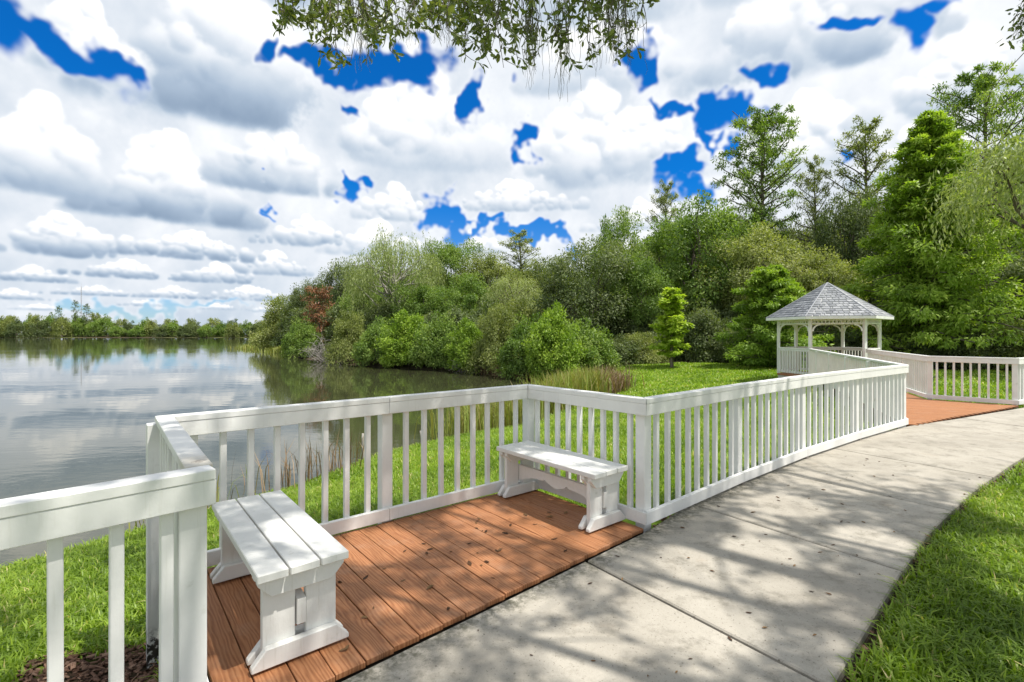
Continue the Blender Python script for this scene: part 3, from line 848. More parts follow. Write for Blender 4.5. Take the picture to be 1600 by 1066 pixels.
VAR = {}
def keep(key, tV, tF, cV, cF, cT, H, Rw, leafm, barkm):
    tm = np_mesh(key + '_trunk', tV, tF, smooth=True); tm.materials.append(barkm)
    cm = np_mesh(key + '_crown', cV, cF, cT); cm.materials.append(leafm)
    VAR[key] = (tm, cm, H, Rw)

def broad(key, seed, H, Rw, th, ncl, per, L, leafm, barkm=M_BARK, crad=.20, lobes=3, flat=.72, base=.0):
    r = np.random.RandomState(seed); cz = th + (H - th) * .5; hz = (H - th) * .5
    d = rdir(r, ncl * 3); d = d[d[:, 2] > -.75 + base][:ncl]; n = len(d)
    ph = r.uniform(0, 6.28, (lobes, 2)); az = np.arctan2(d[:, 1], d[:, 0])
    lob = 1 + sum(.10 * np.sin((k + 2) * az + ph[k, 0]) + .08 * np.sin((k + 2) * 2 * d[:, 2] + ph[k, 1]) for k in range(lobes))
    rad = r.uniform(.40, 1.0, n) ** .45 * lob * .86
    c = d * rad[:, None] * np.array((Rw, Rw, hz)) + (0, 0, cz)
    c = c[c[:, 2] > .04 * H]; n = len(c)
    rc = Rw * crad * r.uniform(.65, 1.35, n)
    V, F, T = clump_leaves(r, c, rc, per, L, L * .48, flat, np.array((0, 0, cz)), .15, hollow=.33)
    tr = [(bend(r, (0, 0, -.4), (r.uniform(-.3, .3), r.uniform(-.3, .3), th + hz * .9), 8, .05), np.linspace(.032 * H, .010 * H, 8))]
    for k in r.choice(n, min(n, 26), False):
        z0 = r.uniform(.55, 1.0) * max(th, 0) + r.uniform(0, .5) * hz
        tr.append((bend(r, (0, 0, max(.3, z0)), c[k], 6, .14), np.linspace(.011 * H, .0025 * H, 6)))
    tV, tF = tubes(tr, 6)
    keep(key, tV, tF, V, F, T, H, Rw, leafm, barkm)

def conifer(key, seed, H, Rw, th, nb, per, L, leafm, prof, barkm=M_BARK, droop=.25, layer=.30, sp=3, wd=.34, rise=0.0, cs_=1.0):
    r = np.random.RandomState(seed); cs, rc, tt, tr = [], [], [], []
    tr.append((bend(r, (0, 0, -.4), (0, 0, H * .985), 10, .012), np.linspace(.020 * H, .002 * H, 10)))
    for k in range(nb):
        f = ((k + r.rand()) / nb) ** .9; z = th + (H - th) * f; a = k * 2.39996 + r.uniform(-.4, .4)
        ln = prof(f) * Rw * r.uniform(.72, 1.08)
        tip = np.array((math.cos(a) * ln, math.sin(a) * ln, z + ln * (r.uniform(-.12, .22) + rise * r.uniform(.2, 1)) - droop * ln * .3))
        b = bend(r, (0, 0, z - ln * .05), tip, 6, .05)
        tr.append((b, np.linspace(.006 * H * (1.1 - f), .0015 * H, 6)))
        tb = r.uniform(.25, .75)
        for s in range(sp):
            t = (s + .9) / (sp + .0); t = min(1, t * r.uniform(.85, 1.05)); q = b[0] + (b[-1] - b[0]) * t
            sz = ((.16 + .10 * (1 - t)) * ln + .12) * cs_
            cs.append(q + r.normal(size=3) * sz * .35); rc.append(sz * r.uniform(.8, 1.3)); tt.append(tb + r.uniform(-.15, .15))
    cs, rc, tt = np.array(cs), np.array(rc), np.array(tt)
    V, F, T = clump_leaves(r, cs, rc, per, L, L * wd, layer, np.array((0, 0, H * .4)), .5, tt, .5)
    tV, tF = tubes(tr, 6)
    keep(key, tV, tF, V, F, T, H, Rw, leafm, barkm)

def weeping(key, seed, H, Rw, th, ncl, strands, leafm, barkm=M_PALE):
    r = np.random.RandomState(seed); cz = th + (H - th) * .55; hz = (H - th) * .45
    d = rdir(r, ncl * 2); d = d[d[:, 2] > -.35][:ncl]; n = len(d)
    c = d * (r.uniform(.5, 1, n) ** .5)[:, None] * np.array((Rw, Rw, hz)) + (0, 0, cz)
    V0, F0_, T0 = clump_leaves(r, c, Rw * .2 * r.uniform(.7, 1.3, n), 60, .24, .06, .7, np.array((0, 0, cz)), .8)
    idx = np.repeat(np.arange(n), strands); ln = r.uniform(.8, 2.4, len(idx)); st = c[idx] + r.normal(size=(len(idx), 3)) * Rw * .13
    m = 9; k = np.repeat(np.arange(len(idx)), m); f = np.tile(np.arange(m) / m, len(idx))
    out = unit(st[k] * (1, 1, 0)) 
    P = st[k] + np.stack([out[:, 0] * .25 * f, out[:, 1] * .25 * f, -f * ln[k]], -1) + r.normal(size=(len(k), 3)) * .05
    D = np.array((0, 0, -1.0)) + rdir(r, len(k)) * .5
    V1, F1__ = leaves(P, D, rdir(r, len(k)), .26, .06)
    T1 = np.clip(r.uniform(.3, .8, len(idx))[k] + r.uniform(-.2, .2, len(k)), 0, 1)
    V, F, T = join([(V0, F0_, T0), (V1, F1__, T1)])
    tr = [(bend(r, (0, 0, -.4), (0, 0, cz), 8, .05), np.linspace(.024 * H, .010 * H, 8))]
    for q in r.choice(n, min(n, 30), False): tr.append((bend(r, (0, 0, r.uniform(.4, 1.0) * cz), c[q], 6, .12), np.linspace(.010 * H, .002 * H, 6)))
    tV, tF = tubes(tr, 6)
    keep(key, tV, tF, V, F, T, H, Rw, leafm, barkm)

def bare(key, seed, H, Rw, nb, barkm, twig=7):
    r = np.random.RandomState(seed); tr = []
    for k in range(nb):
        a = r.uniform(0, 6.28); e = r.uniform(.25, 1.2); ln = H * r.uniform(.6, 1.0)
        tip = np.array((math.cos(a) * math.cos(e) * Rw, math.sin(a) * math.cos(e) * Rw, math.sin(e) * ln))
        b = bend(r, (r.uniform(-.15, .15) * Rw, r.uniform(-.15, .15) * Rw, -.2), tip, 7, .12)
        tr.append((b, np.linspace(.016 * H, .004 * H, 7)))
        for s in range(twig):
            q = b[r.randint(2, 7)]; tr.append((bend(r, q, q + r.normal(size=3) * (.22 * Rw, .22 * Rw, .16 * H), 4, .15), np.linspace(.006 * H, .002 * H, 4)))
    V, F = tubes(tr, 4)
    me = np_mesh(key, V, F, smooth=True); me.materials.append(barkm); VAR[key] = (me, None, H, Rw)

broad('oak_a', 1, 10, 5.5, .8, 150, 190, .25, L_DARK)
broad('oak_b', 2, 11, 4.8, 1.2, 130, 190, .25, L_DARK, flat=.85)
broad('mid_a', 3, 11, 4.6, 1.2, 140, 190, .24, L_MID)
broad('mid_b', 4, 9, 4.2, .8, 130, 190, .24, L_MID, lobes=4)
broad('olive_a', 5, 11, 5.0, 1.2, 140, 190, .24, L_OLIVE)
broad('olive_b', 6, 12, 4.2, 1.5, 130, 180, .24, L_OLIVE, lobes=4)
for key, seed, H_, R_, L_, lm in (('bush_a', 7, 4, 2.6, .19, L_MID), ('bush_b', 8, 4, 3.0, .19, L_OLIVE), ('bush_c', 9, 3.6, 2.6, .18, L_DARK), ('bush_d', 10, 4.2, 2.4, .21, L_BRIGHT)):
    broad(key, seed, H_, R_, -.7 * H_, 150, 130, L_, lm, crad=.22, base=.62)
cone = lambda f: (1 - f) ** .75 * (.35 + .65 * min(1, f / .12)) + .03
conifer('cypress_big', 11, 12.5, 4.4, .7, 210, 105, .25, L_BRIGHT, lambda f: (1 - f) ** .66 * (.55 + .45 * min(1, f / .1)) + .03, layer=.52, sp=4, cs_=.72, droop=.5)
conifer('cypress_small', 12, 5.5, 2.5, .3, 95, 110, .19, L_BRIGHT, lambda f: (1 - f) ** .42 * (.6 + .4 * min(1, f / .1)) + .03, layer=.52, sp=4, cs_=.72, droop=.4)
umb = lambda f: .35 + .65 * math.sin(min(1, f * 1.02) * math.pi) ** .8
conifer('emergent_a', 13, 17, 3.6, 7.0, 60, 90, .27, L_MID, umb, layer=.45, sp=3, droop=0, rise=.75, cs_=.8)
conifer('emergent_b', 14, 17, 3.0, 8.0, 40, 56, .27, L_OLIVE, lambda f: .28 + .72 * math.sin(min(1, .15 + f * .85) * math.pi) ** .7, layer=.55, droop=0, rise=.7, cs_=.85)
conifer('emergent_c', 15, 16, 4.6, 6.0, 62, 110, .27, L_MID, umb, layer=.40, droop=0, rise=.6, cs_=.8)
weeping('willow', 16, 10.5, 4.2, 3.0, 80, 16, L_WILLOW)
weeping('feathery', 17, 9.5, 3.4, 2.6, 90, 9, L_WILLOW, M_BARK)
conifer('sapling', 18, 4.4, .95, .8, 40, 60, .17, L_LIME, lambda f: (.45 + .55 * min(1, f / .25)) * (1 - .6 * f) * (.8 + .35 * math.sin(f * 17)), layer=.5, sp=3, wd=.6, cs_=.75)
weeping('edge', 25, 9.5, 3.4, 4.6, 120, 5, L_WILLOW, M_BARK)
conifer('rust', 19, 5, 1.5, 1.0, 26, 40, .22, L_RUST, lambda f: .6 + .4 * math.sin(f * 3), layer=.5)
bare('dead_shrub', 20, 2.6, 2.2, 34, M_PALE, 9)
for key, seed, lm in (('far_a', 21, L_MID), ('far_b', 22, L_OLIVE), ('far_c', 23, L_DARK)):
    broad(key, seed, 12, 6.5, -5, 110, 44, .85, lm, crad=.2, flat=.9, base=.4)
conifer('far_pine', 24, 18, 4.5, 7, 26, 22, .8, L_DARK, umb, layer=.3, sp=2)

def plant(name, key, loc, sx, sz, label, cat, group=None, rz=None):
    tm, cm, H, Rw = VAR[key]
    o = empty(name, loc, random.uniform(0, 6.28) if rz is None else rz); o.scale = (sx, sx, sz)
    tag(o, label, cat, group)
    link('trunk' if cm is not None else 'branches', tm, None, o)
    if cm is not None: link('crown', cm, None, o)
    return o
def shore_Y(px):
    Ys = np.linspace(24, 90, 700); sv = shore((px - CX) / F_PX * Ys, Ys); k = np.where((sv[:-1] < 0) & (sv[1:] >= 0))[0]
    return float(Ys[k[-1]]) if len(k) else None
def by_px(name, key, px, top, half, Y, label, cat, group=None, dy=0):
    """stand a plant Y metres off so that it reaches the given pixel height and half width of the photograph"""
    X = (px - CX) / F_PX * Y; gzv = float(ground_z(X, Y))
    if gzv < WATER_Z + .05: gzv = WATER_Z + .02
    H = CAM_H + (HZ - top) / F_PX * Y - gzv
    tm, cm, H0, R0 = VAR[key]
    return plant(name, key, (X, Y, gzv), half / F_PX * Y / R0, H / H0, label, cat, group)

T = by_px
# trees of the wood that can be told apart
T('cypress_tree', 'cypress_big', 1452, 180, 140, 24.5, 'tall bright green cone-shaped cypress just right of the gazebo roof', 'tree')
T('cypress_tree', 'cypress_small', 1205, 418, 80, 25.0, 'low bright green cypress left of the gazebo, its boughs behind the roof', 'tree')
T('maple_sapling', 'sapling', 1050, 452, 36, 26.5, 'slim yellow-green sapling standing alone on the lawn', 'tree')
T('willow_tree', 'willow', 615, 366, 72, 46, 'pale green weeping tree with whitish trunk in the wood left of centre', 'tree')
T('oak_tree', 'oak_a', 920, 378, 95, 35, 'broad dark green oak in the middle of the wood behind the reed bed', 'tree')
T('oak_tree', 'mid_a', 1095, 305, 92, 37, 'high mid-green oak left of the tall feathery cypress, over the sapling', 'tree')
T('oak_tree', 'olive_a', 1190, 345, 88, 33, 'olive green oak above the low cypress and left of the gazebo roof', 'tree')
T('cypress_tree', 'emergent_a', 1190, 188, 72, 43, 'tall feathery cypress against the blue sky, highest in the middle of the wood', 'tree')
T('cypress_tree', 'emergent_b', 1272, 255, 36, 40, 'thin sparse cypress with bare stem left of the big cone-shaped cypress', 'tree')
T('cypress_tree', 'emergent_b', 1352, 198, 56, 38, 'tall sparse cypress rising behind the gazebo roof', 'tree')
T('oak_tree', 'oak_b', 1335, 285, 62, 34, 'dark round-headed oak below the sparse cypress behind the gazebo', 'tree')
T('cypress_tree', 'emergent_c', 1540, 122, 95, 33, 'spreading flat-topped cypress highest at the right edge of the wood', 'tree')
T('oak_tree', 'olive_b', 1275, 378, 62, 30, 'olive oak directly above the gazebo roof tip', 'tree')
T('broadleaf_tree', 'edge', 1690, 185, 160, 18.5, 'fine-leaved pale green tree at the right edge of the picture', 'tree')
T('dead_cypress', 'rust', 499, 448, 27, 53, 'rust-brown dying tree at the lake end of the wood', 'tree')
T('broadleaf_tree', 'oak_b', 490, 432, 34, 70, 'dark tree at the left end of the wood behind the rust-brown one', 'tree')
T('broadleaf_tree', 'oak_b', 540, 402, 46, 62, 'dark upright tree between the rust-brown tree and the weeping tree', 'tree')
T('broadleaf_tree', 'mid_a', 705, 362, 50, 52, 'tall mid-green tree just right of the weeping tree', 'tree')
T('broadleaf_tree', 'olive_b', 765, 380, 50, 50, 'olive tree between the two mid-wood peaks left of the dark oak', 'tree')
T('cypress_tree', 'emergent_b', 812, 366, 40, 56, 'sparse cypress top left of the broad dark oak', 'tree')
T('broadleaf_tree', 'olive_a', 850, 398, 46, 46, 'yellowish olive tree touching the left of the broad dark oak', 'tree')
T('broadleaf_tree', 'mid_b', 970, 322, 46, 42, 'mid-green tree peaking over the broad dark oak', 'tree')
T('cypress_tree', 'emergent_b', 1040, 292, 32, 45, 'thin dark cypress left of the high mid-green oak', 'tree')
T('broadleaf_tree', 'mid_b', 1000, 395, 52, 34, 'mid-green tree between the broad dark oak and the high oak', 'tree')
T('broadleaf_tree', 'mid_a', 660, 436, 52, 44, 'mid-green tree below and right of the weeping tree', 'tree')
T('broadleaf_tree', 'mid_b', 730, 428, 52, 42, 'rounded mid-green tree above the shore shrubs left of centre', 'tree')
T('broadleaf_tree', 'feathery', 800, 430, 48, 41, 'feathery olive tree left of the dark oak, above the shore shrubs', 'tree')
T('broadleaf_tree', 'mid_b', 570, 430, 44, 52, 'mid-green tree on the left flank of the weeping tree', 'tree')
T('broadleaf_tree', 'oak_b', 1130, 330, 60, 40, 'dark oak hidden behind the high mid-green oak', 'tree')
T('broadleaf_tree', 'oak_a', 1410, 300, 70, 36, 'dark oak behind the left flank of the big cone-shaped cypress', 'tree')
T('broadleaf_tree', 'mid_a', 1560, 280, 110, 31, 'mid-green tree behind the fine-leaved tree at the right edge', 'tree')
T('broadleaf_tree', 'oak_a', 1600, 380, 100, 27, 'dark low oak at the right edge behind the railing panel', 'tree')
# shrubs at the foot of the wood
SH = [('bush_c', 446, 506, 22, 80, 'round dark shrub at the tip of the wooded point'),
      ('bush_a', 472, 492, 30, 72, 'green shrub just right of the wooded point\'s tip'),
      ('bush_b', 545, 490, 34, 52, 'olive shrub beside the pale dead shrub on the left shore'),
      ('bush_a', 590, 492, 40, 44, 'green shrub under the weeping tree at the water'),
      ('bush_d', 640, 488, 42, 41, 'bright green shrub at the water right of the weeping tree'),
      ('bush_a', 690, 484, 44, 38, 'leafy green shrub on the far bank of the cove, left of its bright neighbour'),
      ('bush_d', 735, 500, 36, 36, 'bright shrub behind the small pale dead shrub'),
      ('bush_b', 775, 480, 44, 36, 'olive shrub rising behind the end of the cove'),
      ('bush_a', 830, 486, 50, 30.5, 'large green shrub at the head of the cove, left of the reeds'),
      ('bush_d', 860, 478, 44, 33, 'yellow-green shrub behind the head of the cove'),
      ('bush_a', 905, 494, 54, 28, 'large blue-green shrub right behind the reed bed'),
      ('bush_c', 960, 520, 44, 29.5, 'dark shrub between the reed bed and the sapling'),
      ('bush_b', 1000, 522, 36, 30, 'olive shrub at the lawn edge left of the sapling'),
      ('bush_c', 1100, 466, 50, 30.5, 'dark shrub at the lawn edge right of the sapling'),
      ('bush_c', 1150, 500, 46, 29, 'dark shrub at the lawn edge left of the low cypress'),
      ('bush_c', 1030, 500, 44, 32, 'dark shrub behind the sapling'),
      ('bush_c', 1290, 500, 60, 27, 'dark shrub seen through the gazebo'),
      ('bush_c', 1370, 505, 60, 26, 'dark shrub behind the right post of the gazebo'),
      ('bush_c', 1530, 500, 60, 22.5, 'dark shrub behind the railing panel at the right'),
      ('bush_b', 1600, 505, 60, 21.5, 'olive shrub behind the railing at the right edge'),
      ('bush_c', 1460, 512, 50, 23.5, 'dark shrub under the big cone-shaped cypress')]
for key, px, top, half, Y, lab in SH:
    ys = shore_Y(px) if 460 < px < 870 else None
    if ys and Y < 75: Y = ys + half / F_PX * ys * .55
    T('shrub', key, px, top, half, Y, lab, 'shrub', 'shrubs at the foot of the wood')
T('dead_shrub', 'dead_shrub', 513, 518, 40, shore_Y(513) + .6, 'large pale grey leafless shrub at the left shore of the wood', 'shrub')
T('dead_shrub', 'dead_shrub', 726, 548, 28, shore_Y(726) + .3, 'small pale grey leafless shrub at the waterline of the cove', 'shrub')
# the deeper wood, standing behind the trees above
rw = np.random.RandomState(3)
sky_px = [(430, 520), (470, 470), (520, 430), (560, 410), (620, 395), (700, 395), (780, 400), (860, 415), (930, 400), (990, 350), (1050, 330), (1120, 320), (1200, 330), (1300, 330), (1400, 280), (1500, 230), (1600, 220), (1800, 240)]
for k in range(46):
    px = 470 + k * 28 + rw.uniform(-9, 9)
    Y = np.interp(px, [430, 600, 800, 1000, 1200, 1500, 1760], [84, 62, 54, 48, 47, 40, 34]) + rw.uniform(-2, 6)
    top = np.interp(px, [a for a, b in sky_px], [b for a, b in sky_px]) + rw.uniform(4, 40)
    T('broadleaf_tree', ['oak_a', 'mid_b', 'oak_b', 'olive_b', 'mid_a'][rw.randint(5)], px, top, rw.uniform(48, 64), Y, 'tree deep in the wood, showing only between the nearer crowns', 'tree', 'deep trees of the wood')
for k in range(46):
    px = 455 + k * 27 + rw.uniform(-8, 8)
    Y = np.interp(px, [430, 520, 600, 700, 800, 900, 1050, 1250, 1450, 1700], [82, 60, 46, 40, 36, 33, 34, 32, 29, 24.5]) + rw.uniform(-.5, 2.5)
    T('shrub', ['bush_c', 'bush_c', 'bush_b', 'bush_a'][rw.randint(4)], px, rw.uniform(450, 505), rw.uniform(44, 58), Y, 'dark understorey shrub filling the shade below the wood\'s crowns', 'shrub', 'understorey shrubs in the wood')
# far shore
for k in range(110):
    X = -640 + k * 5.5 + rw.uniform(-2, 2); Y = 341 + (k % 3) * 7 + rw.uniform(0, 4)
    key = ['far_a', 'far_b', 'far_c', 'far_a', 'far_b'][rw.randint(5)]
    hgt = (rw.uniform(.72, .95) + .16 * (k % 3)) * (1.3 if X < -285 else 1)
    plant('broadleaf_tree', key, (X, Y, -.9), rw.uniform(.75, 1.05), hgt, 'broadleaf tree in the low belt along the far shore of the lake', 'tree', 'trees on the far shore')
for k, (px, hgt, sx, lab) in enumerate([(118, 1.42, .62, 'tallest tree on the far shore, beside the radio mast'), (135, 1.28, .8, 'tall tree on the far shore just right of the radio mast'), (92, 1.2, .7, 'sparse tall tree on the far shore left of the radio mast')]):
    Y = 346.0; plant('pine_tree', 'far_pine', ((px - 800) / 770 * Y, Y, -.5), sx, hgt, lab, 'tree')

# radio mast far behind the shore
mast = empty('radio_mast', ((127 - 800) / 770 * 700, 700, -1)); tag(mast, 'thin white radio mast rising above the far shore trees', 'mast')
mh = 70.0
leg = []
for k in range(3):
    a = k * 2.094; leg.append(([(.9 * math.cos(a), .9 * math.sin(a), 0), (.55 * math.cos(a), .55 * math.sin(a), mh)], [.16, .12]))
for k in range(3): V, F = tubes([leg[k]], 5); link('leg', np_mesh('leg', V, F), M_MAST, mast)
br = []
for z in range(0, 68, 3):
    for k in range(3):
        a, b = k * 2.094, (k + 1) * 2.094; r0, r1 = .9 - .35 * z / mh, .9 - .35 * (z + 3) / mh
        br.append(([(r0 * math.cos(a), r0 * math.sin(a), z), (r1 * math.cos(b), r1 * math.sin(b), z + 3)], [.08, .08]))
V, F = tubes(br, 4); tag(link('bracing', np_mesh('bracing', V, F), M_MAST, mast), kind='stuff')
V, F = tubes([([(0, 0, mh - 1), (0, 0, mh + 5)], [.12, .08])], 5); link('antenna', np_mesh('antenna', V, F), M_MAST, mast)

# ------------------------------------------------------------------ live oak overhead: trunk behind the camera, limbs over deck and path
def out_of_frame(P, m=.70): return (P[:, 2] - CAM_H) > m * np.maximum(P[:, 1], -1)
oak = empty('live_oak', (11.0, -3.4, -.03)); tag(oak, 'live oak overhead, its leafy twigs and grey moss hanging into the top of the picture', 'tree')
OB = np.array((11.0, -3.4, -.03))
r = np.random.RandomState(31)
tv, tf = tubes([(bend(r, (0, 0, -.3), (-.2, .3, 3.6), 8, .05), np.linspace(.42, .30, 8))], 12)
link('trunk', np_mesh('trunk', tv, tf, smooth=True), M_BARK, oak)
fork = np.array((10.8, -3.1, 3.55))
ends = [(-1.0, 3.2, 5.5), (.9, 4.2, 6.0)]
for k in range(24):
    a_ = k * 2.4; rr_ = 5.6 * math.sqrt((k + .5) / 24); ends.append((5.6 + rr_ * math.cos(a_) * 1.15, 1.6 + rr_ * math.sin(a_) * .95, 9.6 + r.uniform(-1.2, 1.6)))
lim, tips = [], []
for e in ends:
    b = bend(r, fork + (0, 0, r.uniform(0, 1.5) if e[2] > 7 else 0), e, 9, .07, -.03); lim.append((b, np.linspace(.11, .010, 9) ** 1.0))
    for k in range(9):
        s = b[r.randint(3, 9)]; q = s + r.normal(size=3) * (1.2, 1.2, .6) + (0, 0, .3); tips.append(q); lim.append((bend(r, s, q, 5, .12), np.linspace(.010, .004, 5)))
lim = [(p, q) for p, q in lim if out_of_frame(np.asarray(p), .69).all()]
V, F = tubes(lim, 7); link('limbs', np_mesh('limbs', V - OB, F, smooth=True), M_BARK, oak)
cc = np.array(tips + [np.array(e) + r.normal(size=3) * (.9, .9, .4) for e in ends for _ in range(7)] + [np.array((5.2 + r.uniform(-6, 6), 1.6 + r.uniform(-5, 5.5), 9.8 + r.uniform(-1.5, 1.8))) for _ in range(190)])  # last clumps stand off the limbs, added to thicken the shade
cc = cc[out_of_frame(cc - (0, 0, .8), .74)]
shc = cc[:, :2] - cc[:, 2:3] * np.array((SUN_DIR.x, SUN_DIR.y)) / SUN_DIR.z
cc = cc[~(((shc[:, 0] > 3.6) & (shc[:, 1] > 4.6)) | (shc[:, 1] > 5.4) | (shc[:, 0] < -2.6)) | (cc[:, 2] < 7)]      # clumps whose shade falls past the deck and near path are cut away
SHADE_GAPS = [((4.5, 4.0), .7), ((3.1, 2.9), .35), ((2.5, 2.2), .25), ((-3.2, 4.8), 1.0), ((-2.6, 3.6), .45), ((.2, 3.75), .2), ((-.65, 2.75), .14), ((1.95, 3.9), .22), ((-.95, 3.5), .34), ((-.3, 4.0), .30), ((.95, 2.6), .40), ((1.2, 3.2), .30), ((2.4, 4.3), .35), ((1.7, 3.4), .3), ((4.2, 5.7), .6), ((5.2, 6.3), .7), ((-1.3, 2.75), .25), ((.3, 4.3), .3), ((.35, 2.3), .22), ((2.6, 3.6), .28), ((3.3, 5.0), .4), ((3.5, 3.2), .5), ((5, 4.2), .5), ((-2.5, 4.2), .5), ((-.2, 3.2), .16), ((.1, 2.75), .15), ((.55, 3.55), .14), ((1.6, 2.9), .2)]
V, F, Tn = clump_leaves(r, cc, r.uniform(.45, .95, len(cc)), 190, .125, .055, .55, None, .2)
cen = V.reshape(-1, 4, 3).mean(1)
ok = out_of_frame(cen, .715)
sh = cen[:, :2] - cen[:, 2:3] * np.array((SUN_DIR.x, SUN_DIR.y)) / SUN_DIR.z     # where each leaf's shadow falls: leaves shading the chosen sunny spots are taken out
for (gx_, gy_), gr_ in SHADE_GAPS:
    ok &= (((sh - (gx_, gy_)) ** 2).sum(1) > (gr_ * (.75 + .5 * r.rand(len(sh)))) ** 2)
V = V.reshape(-1, 4, 3)[ok].reshape(-1, 3) - OB; F = np.arange(len(V)).reshape(-1, 4)
L_OAK = leaf_mat('live_oak_leaves', [(0, (.060, .090, .022)), (.5, (.120, .160, .042)), (1, (.24, .27, .095))], .22, .4, .45)
link('crown', np_mesh('crown', V, F, Tn[ok]), L_OAK, oak)
# twigs that hang into the picture
env_x = [440, 470, 500, 540, 600, 640, 690, 740, 800, 850, 885, 920, 950, 975, 1005, 1020]
env_y = [50, 70, 95, 112, 104, 70, 62, 118, 122, 148, 152, 120, 95, 92, 112, 20]
tw, lp, ld = [], [], []
def to3(px, py, Y): return np.array(((px - CX) / F_PX * Y, Y, CAM_H + (HZ - py) / F_PX * Y))
for k in range(88):
    px = r.uniform(442, 1018); Y = r.uniform(3.7, 4.7)
    bot = np.interp(px, env_x, env_y) * r.uniform(.35, .98) 
    a = to3(px + r.uniform(-45, 45), -70 + r.uniform(-40, 30), Y); b = to3(px, bot - 6, Y + r.uniform(-.15, .15))
    p = bend(r, a, b, 7, .10); tw.append((p, np.linspace(.0075, .0018, 7)))
    for s in range(7):
        f = r.uniform(.25, 1.0); i0 = min(5, int(f * 6)); q0 = p[i0] + (p[i0 + 1] - p[i0]) * (f * 6 - i0)
        ln = r.uniform(.06, .20); d = unit(rdir(r, 1)[0] * (1, 1, .5) + (0, 0, -.55)); q1 = q0 + d * ln
        if q1[2] < CAM_H + (HZ - np.interp(CX + F_PX * q1[0] / q1[1], env_x, env_y)) / F_PX * q1[1] - .02: continue
        tw.append((bend(r, q0, q1, 4, .12), np.linspace(.0028, .0012, 4)))
        for m_ in range(r.randint(4, 8)):
            lp.append(q0 + (q1 - q0) * r.uniform(.25, 1.0)); ld.append(unit(d * .7 + rdir(r, 1)[0] * .9))
V, F = tubes(tw, 5); link('hanging_twigs', np_mesh('hanging_twigs', V - OB, F), M_BARK, oak)
lp, ld = np.array(lp), np.array(ld)
def leaf6(P, D, Nn, L, Wd):
    D = unit(D); S_ = unit(np.cross(D, Nn)); Nn = np.cross(S_, D); L = L[:, None]; Wd = Wd[:, None]
    Vv = np.stack([P, P + D * L * .28 + S_ * Wd * .42 + Nn * Wd * .1, P + D * L * .68 + S_ * Wd * .46 + Nn * Wd * .06, P + D * L - Nn * Wd * .15, P + D * L * .68 - S_ * Wd * .46 + Nn * Wd * .06, P + D * L * .28 - S_ * Wd * .42 + Nn * Wd * .1], 1).reshape(-1, 3)
    b = np.arange(len(P))[:, None] * 6
    return Vv, np.concatenate([b + np.array([[0, 1, 2, 3]]), b + np.array([[0, 3, 4, 5]])], 0)
V, F = leaf6(lp, ld, unit(rdir(r, len(lp)) + (0, 0, .5)), r.uniform(.050, .090, len(lp)), r.uniform(.019, .031, len(lp)))
tt = r.uniform(.1, .95, len(lp)); link('hanging_leaves', np_mesh('hanging_leaves', V - OB, F, np.concatenate([tt, tt])), L_OAK, oak)
ms = []
for k in range(240):
    c0 = [690, 700, 640, 960, 975, 945, 880, 830, 560][r.randint(9)]
    px = c0 + r.normal() * 13; Y = r.uniform(3.9, 4.5)
    ln = np.interp(px, env_x, env_y) * r.uniform(.5, 1.05); y0 = r.uniform(-30, 30)
    a = to3(px, y0, Y); b = to3(px + r.normal() * 6, min(y0 + ln, np.interp(px, env_x, env_y) + 6), Y)
    if a[2] - b[2] < .08: continue
    n = 12; t = np.linspace(0, 1, n)[:, None]; p = a + (b - a) * t + r.normal(size=(n, 3)) * .007
    ms.append((p, np.linspace(.0026, .0011, n)))
V, F = tubes(ms, 3); tag(link('spanish_moss', np_mesh('spanish_moss', V - OB, F, r.rand(len(F))), L_MOSS, oak), kind='stuff')
# a twig reaching in at the top right corner
tw, lp, ld = [], [], []
for k in range(14):
    a = to3(1640 + r.uniform(-10, 60), -60, 4.6); b = to3(r.uniform(1578, 1600), r.uniform(5, 75), 4.6); p = bend(r, a, b, 6, .1); tw.append((p, np.linspace(.005, .0015, 6)))
    for s in range(12): lp.append(p[r.randint(2, 6)] + r.normal(size=3) * .03); ld.append(rdir(r, 1)[0] + (0, 0, -.4))
V, F = tubes(tw, 5); link('corner_twigs', np_mesh('corner_twigs', V - OB, F), M_BARK, oak)
lp, ld = np.array(lp), np.array(ld); V, F = leaf6(lp, ld, unit(rdir(r, len(lp)) + (0, 0, .5)), r.uniform(.04, .07, len(lp)), r.uniform(.016, .024, len(lp)))
tt = r.rand(len(lp)); link('corner_leaves', np_mesh('corner_leaves', V - OB, F, np.concatenate([tt, tt])), L_OAK, oak)

# ------------------------------------------------------------------ lawn grass, reeds, mulch, litter
def blades(r, X, Y, Z, L, Wd, lean, T):
    n = len(X); P = np.stack([X, Y, Z], -1); a = r.uniform(0, 6.283, n)
    h = np.stack([np.cos(a), np.sin(a), np.zeros(n)], -1); s = np.stack([-np.sin(a), np.cos(a), np.zeros(n)], -1)
    ln = (lean * r.uniform(.2, 1.5, n))[:, None]; L = L[:, None]; Wd = Wd[:, None]; up = np.array((0, 0, 1.0))
    m = P + h * L * .5 * ln * .6 + up * L * .55; t = P + h * L * ln + up * L * (1 - .35 * ln)
    Vv = np.stack([P - s * Wd * .5, P + s * Wd * .5, m + s * Wd * .42, m - s * Wd * .42, t], 1).reshape(-1, 3)
    b = np.arange(n)[:, None] * 5
    return Vv, np.concatenate([b + np.array([[0, 1, 2, 2]]) * 0 + np.array([[0, 1, 2, 3]]), b + np.array([[3, 2, 4, 4]])], 0), np.concatenate([T, T])
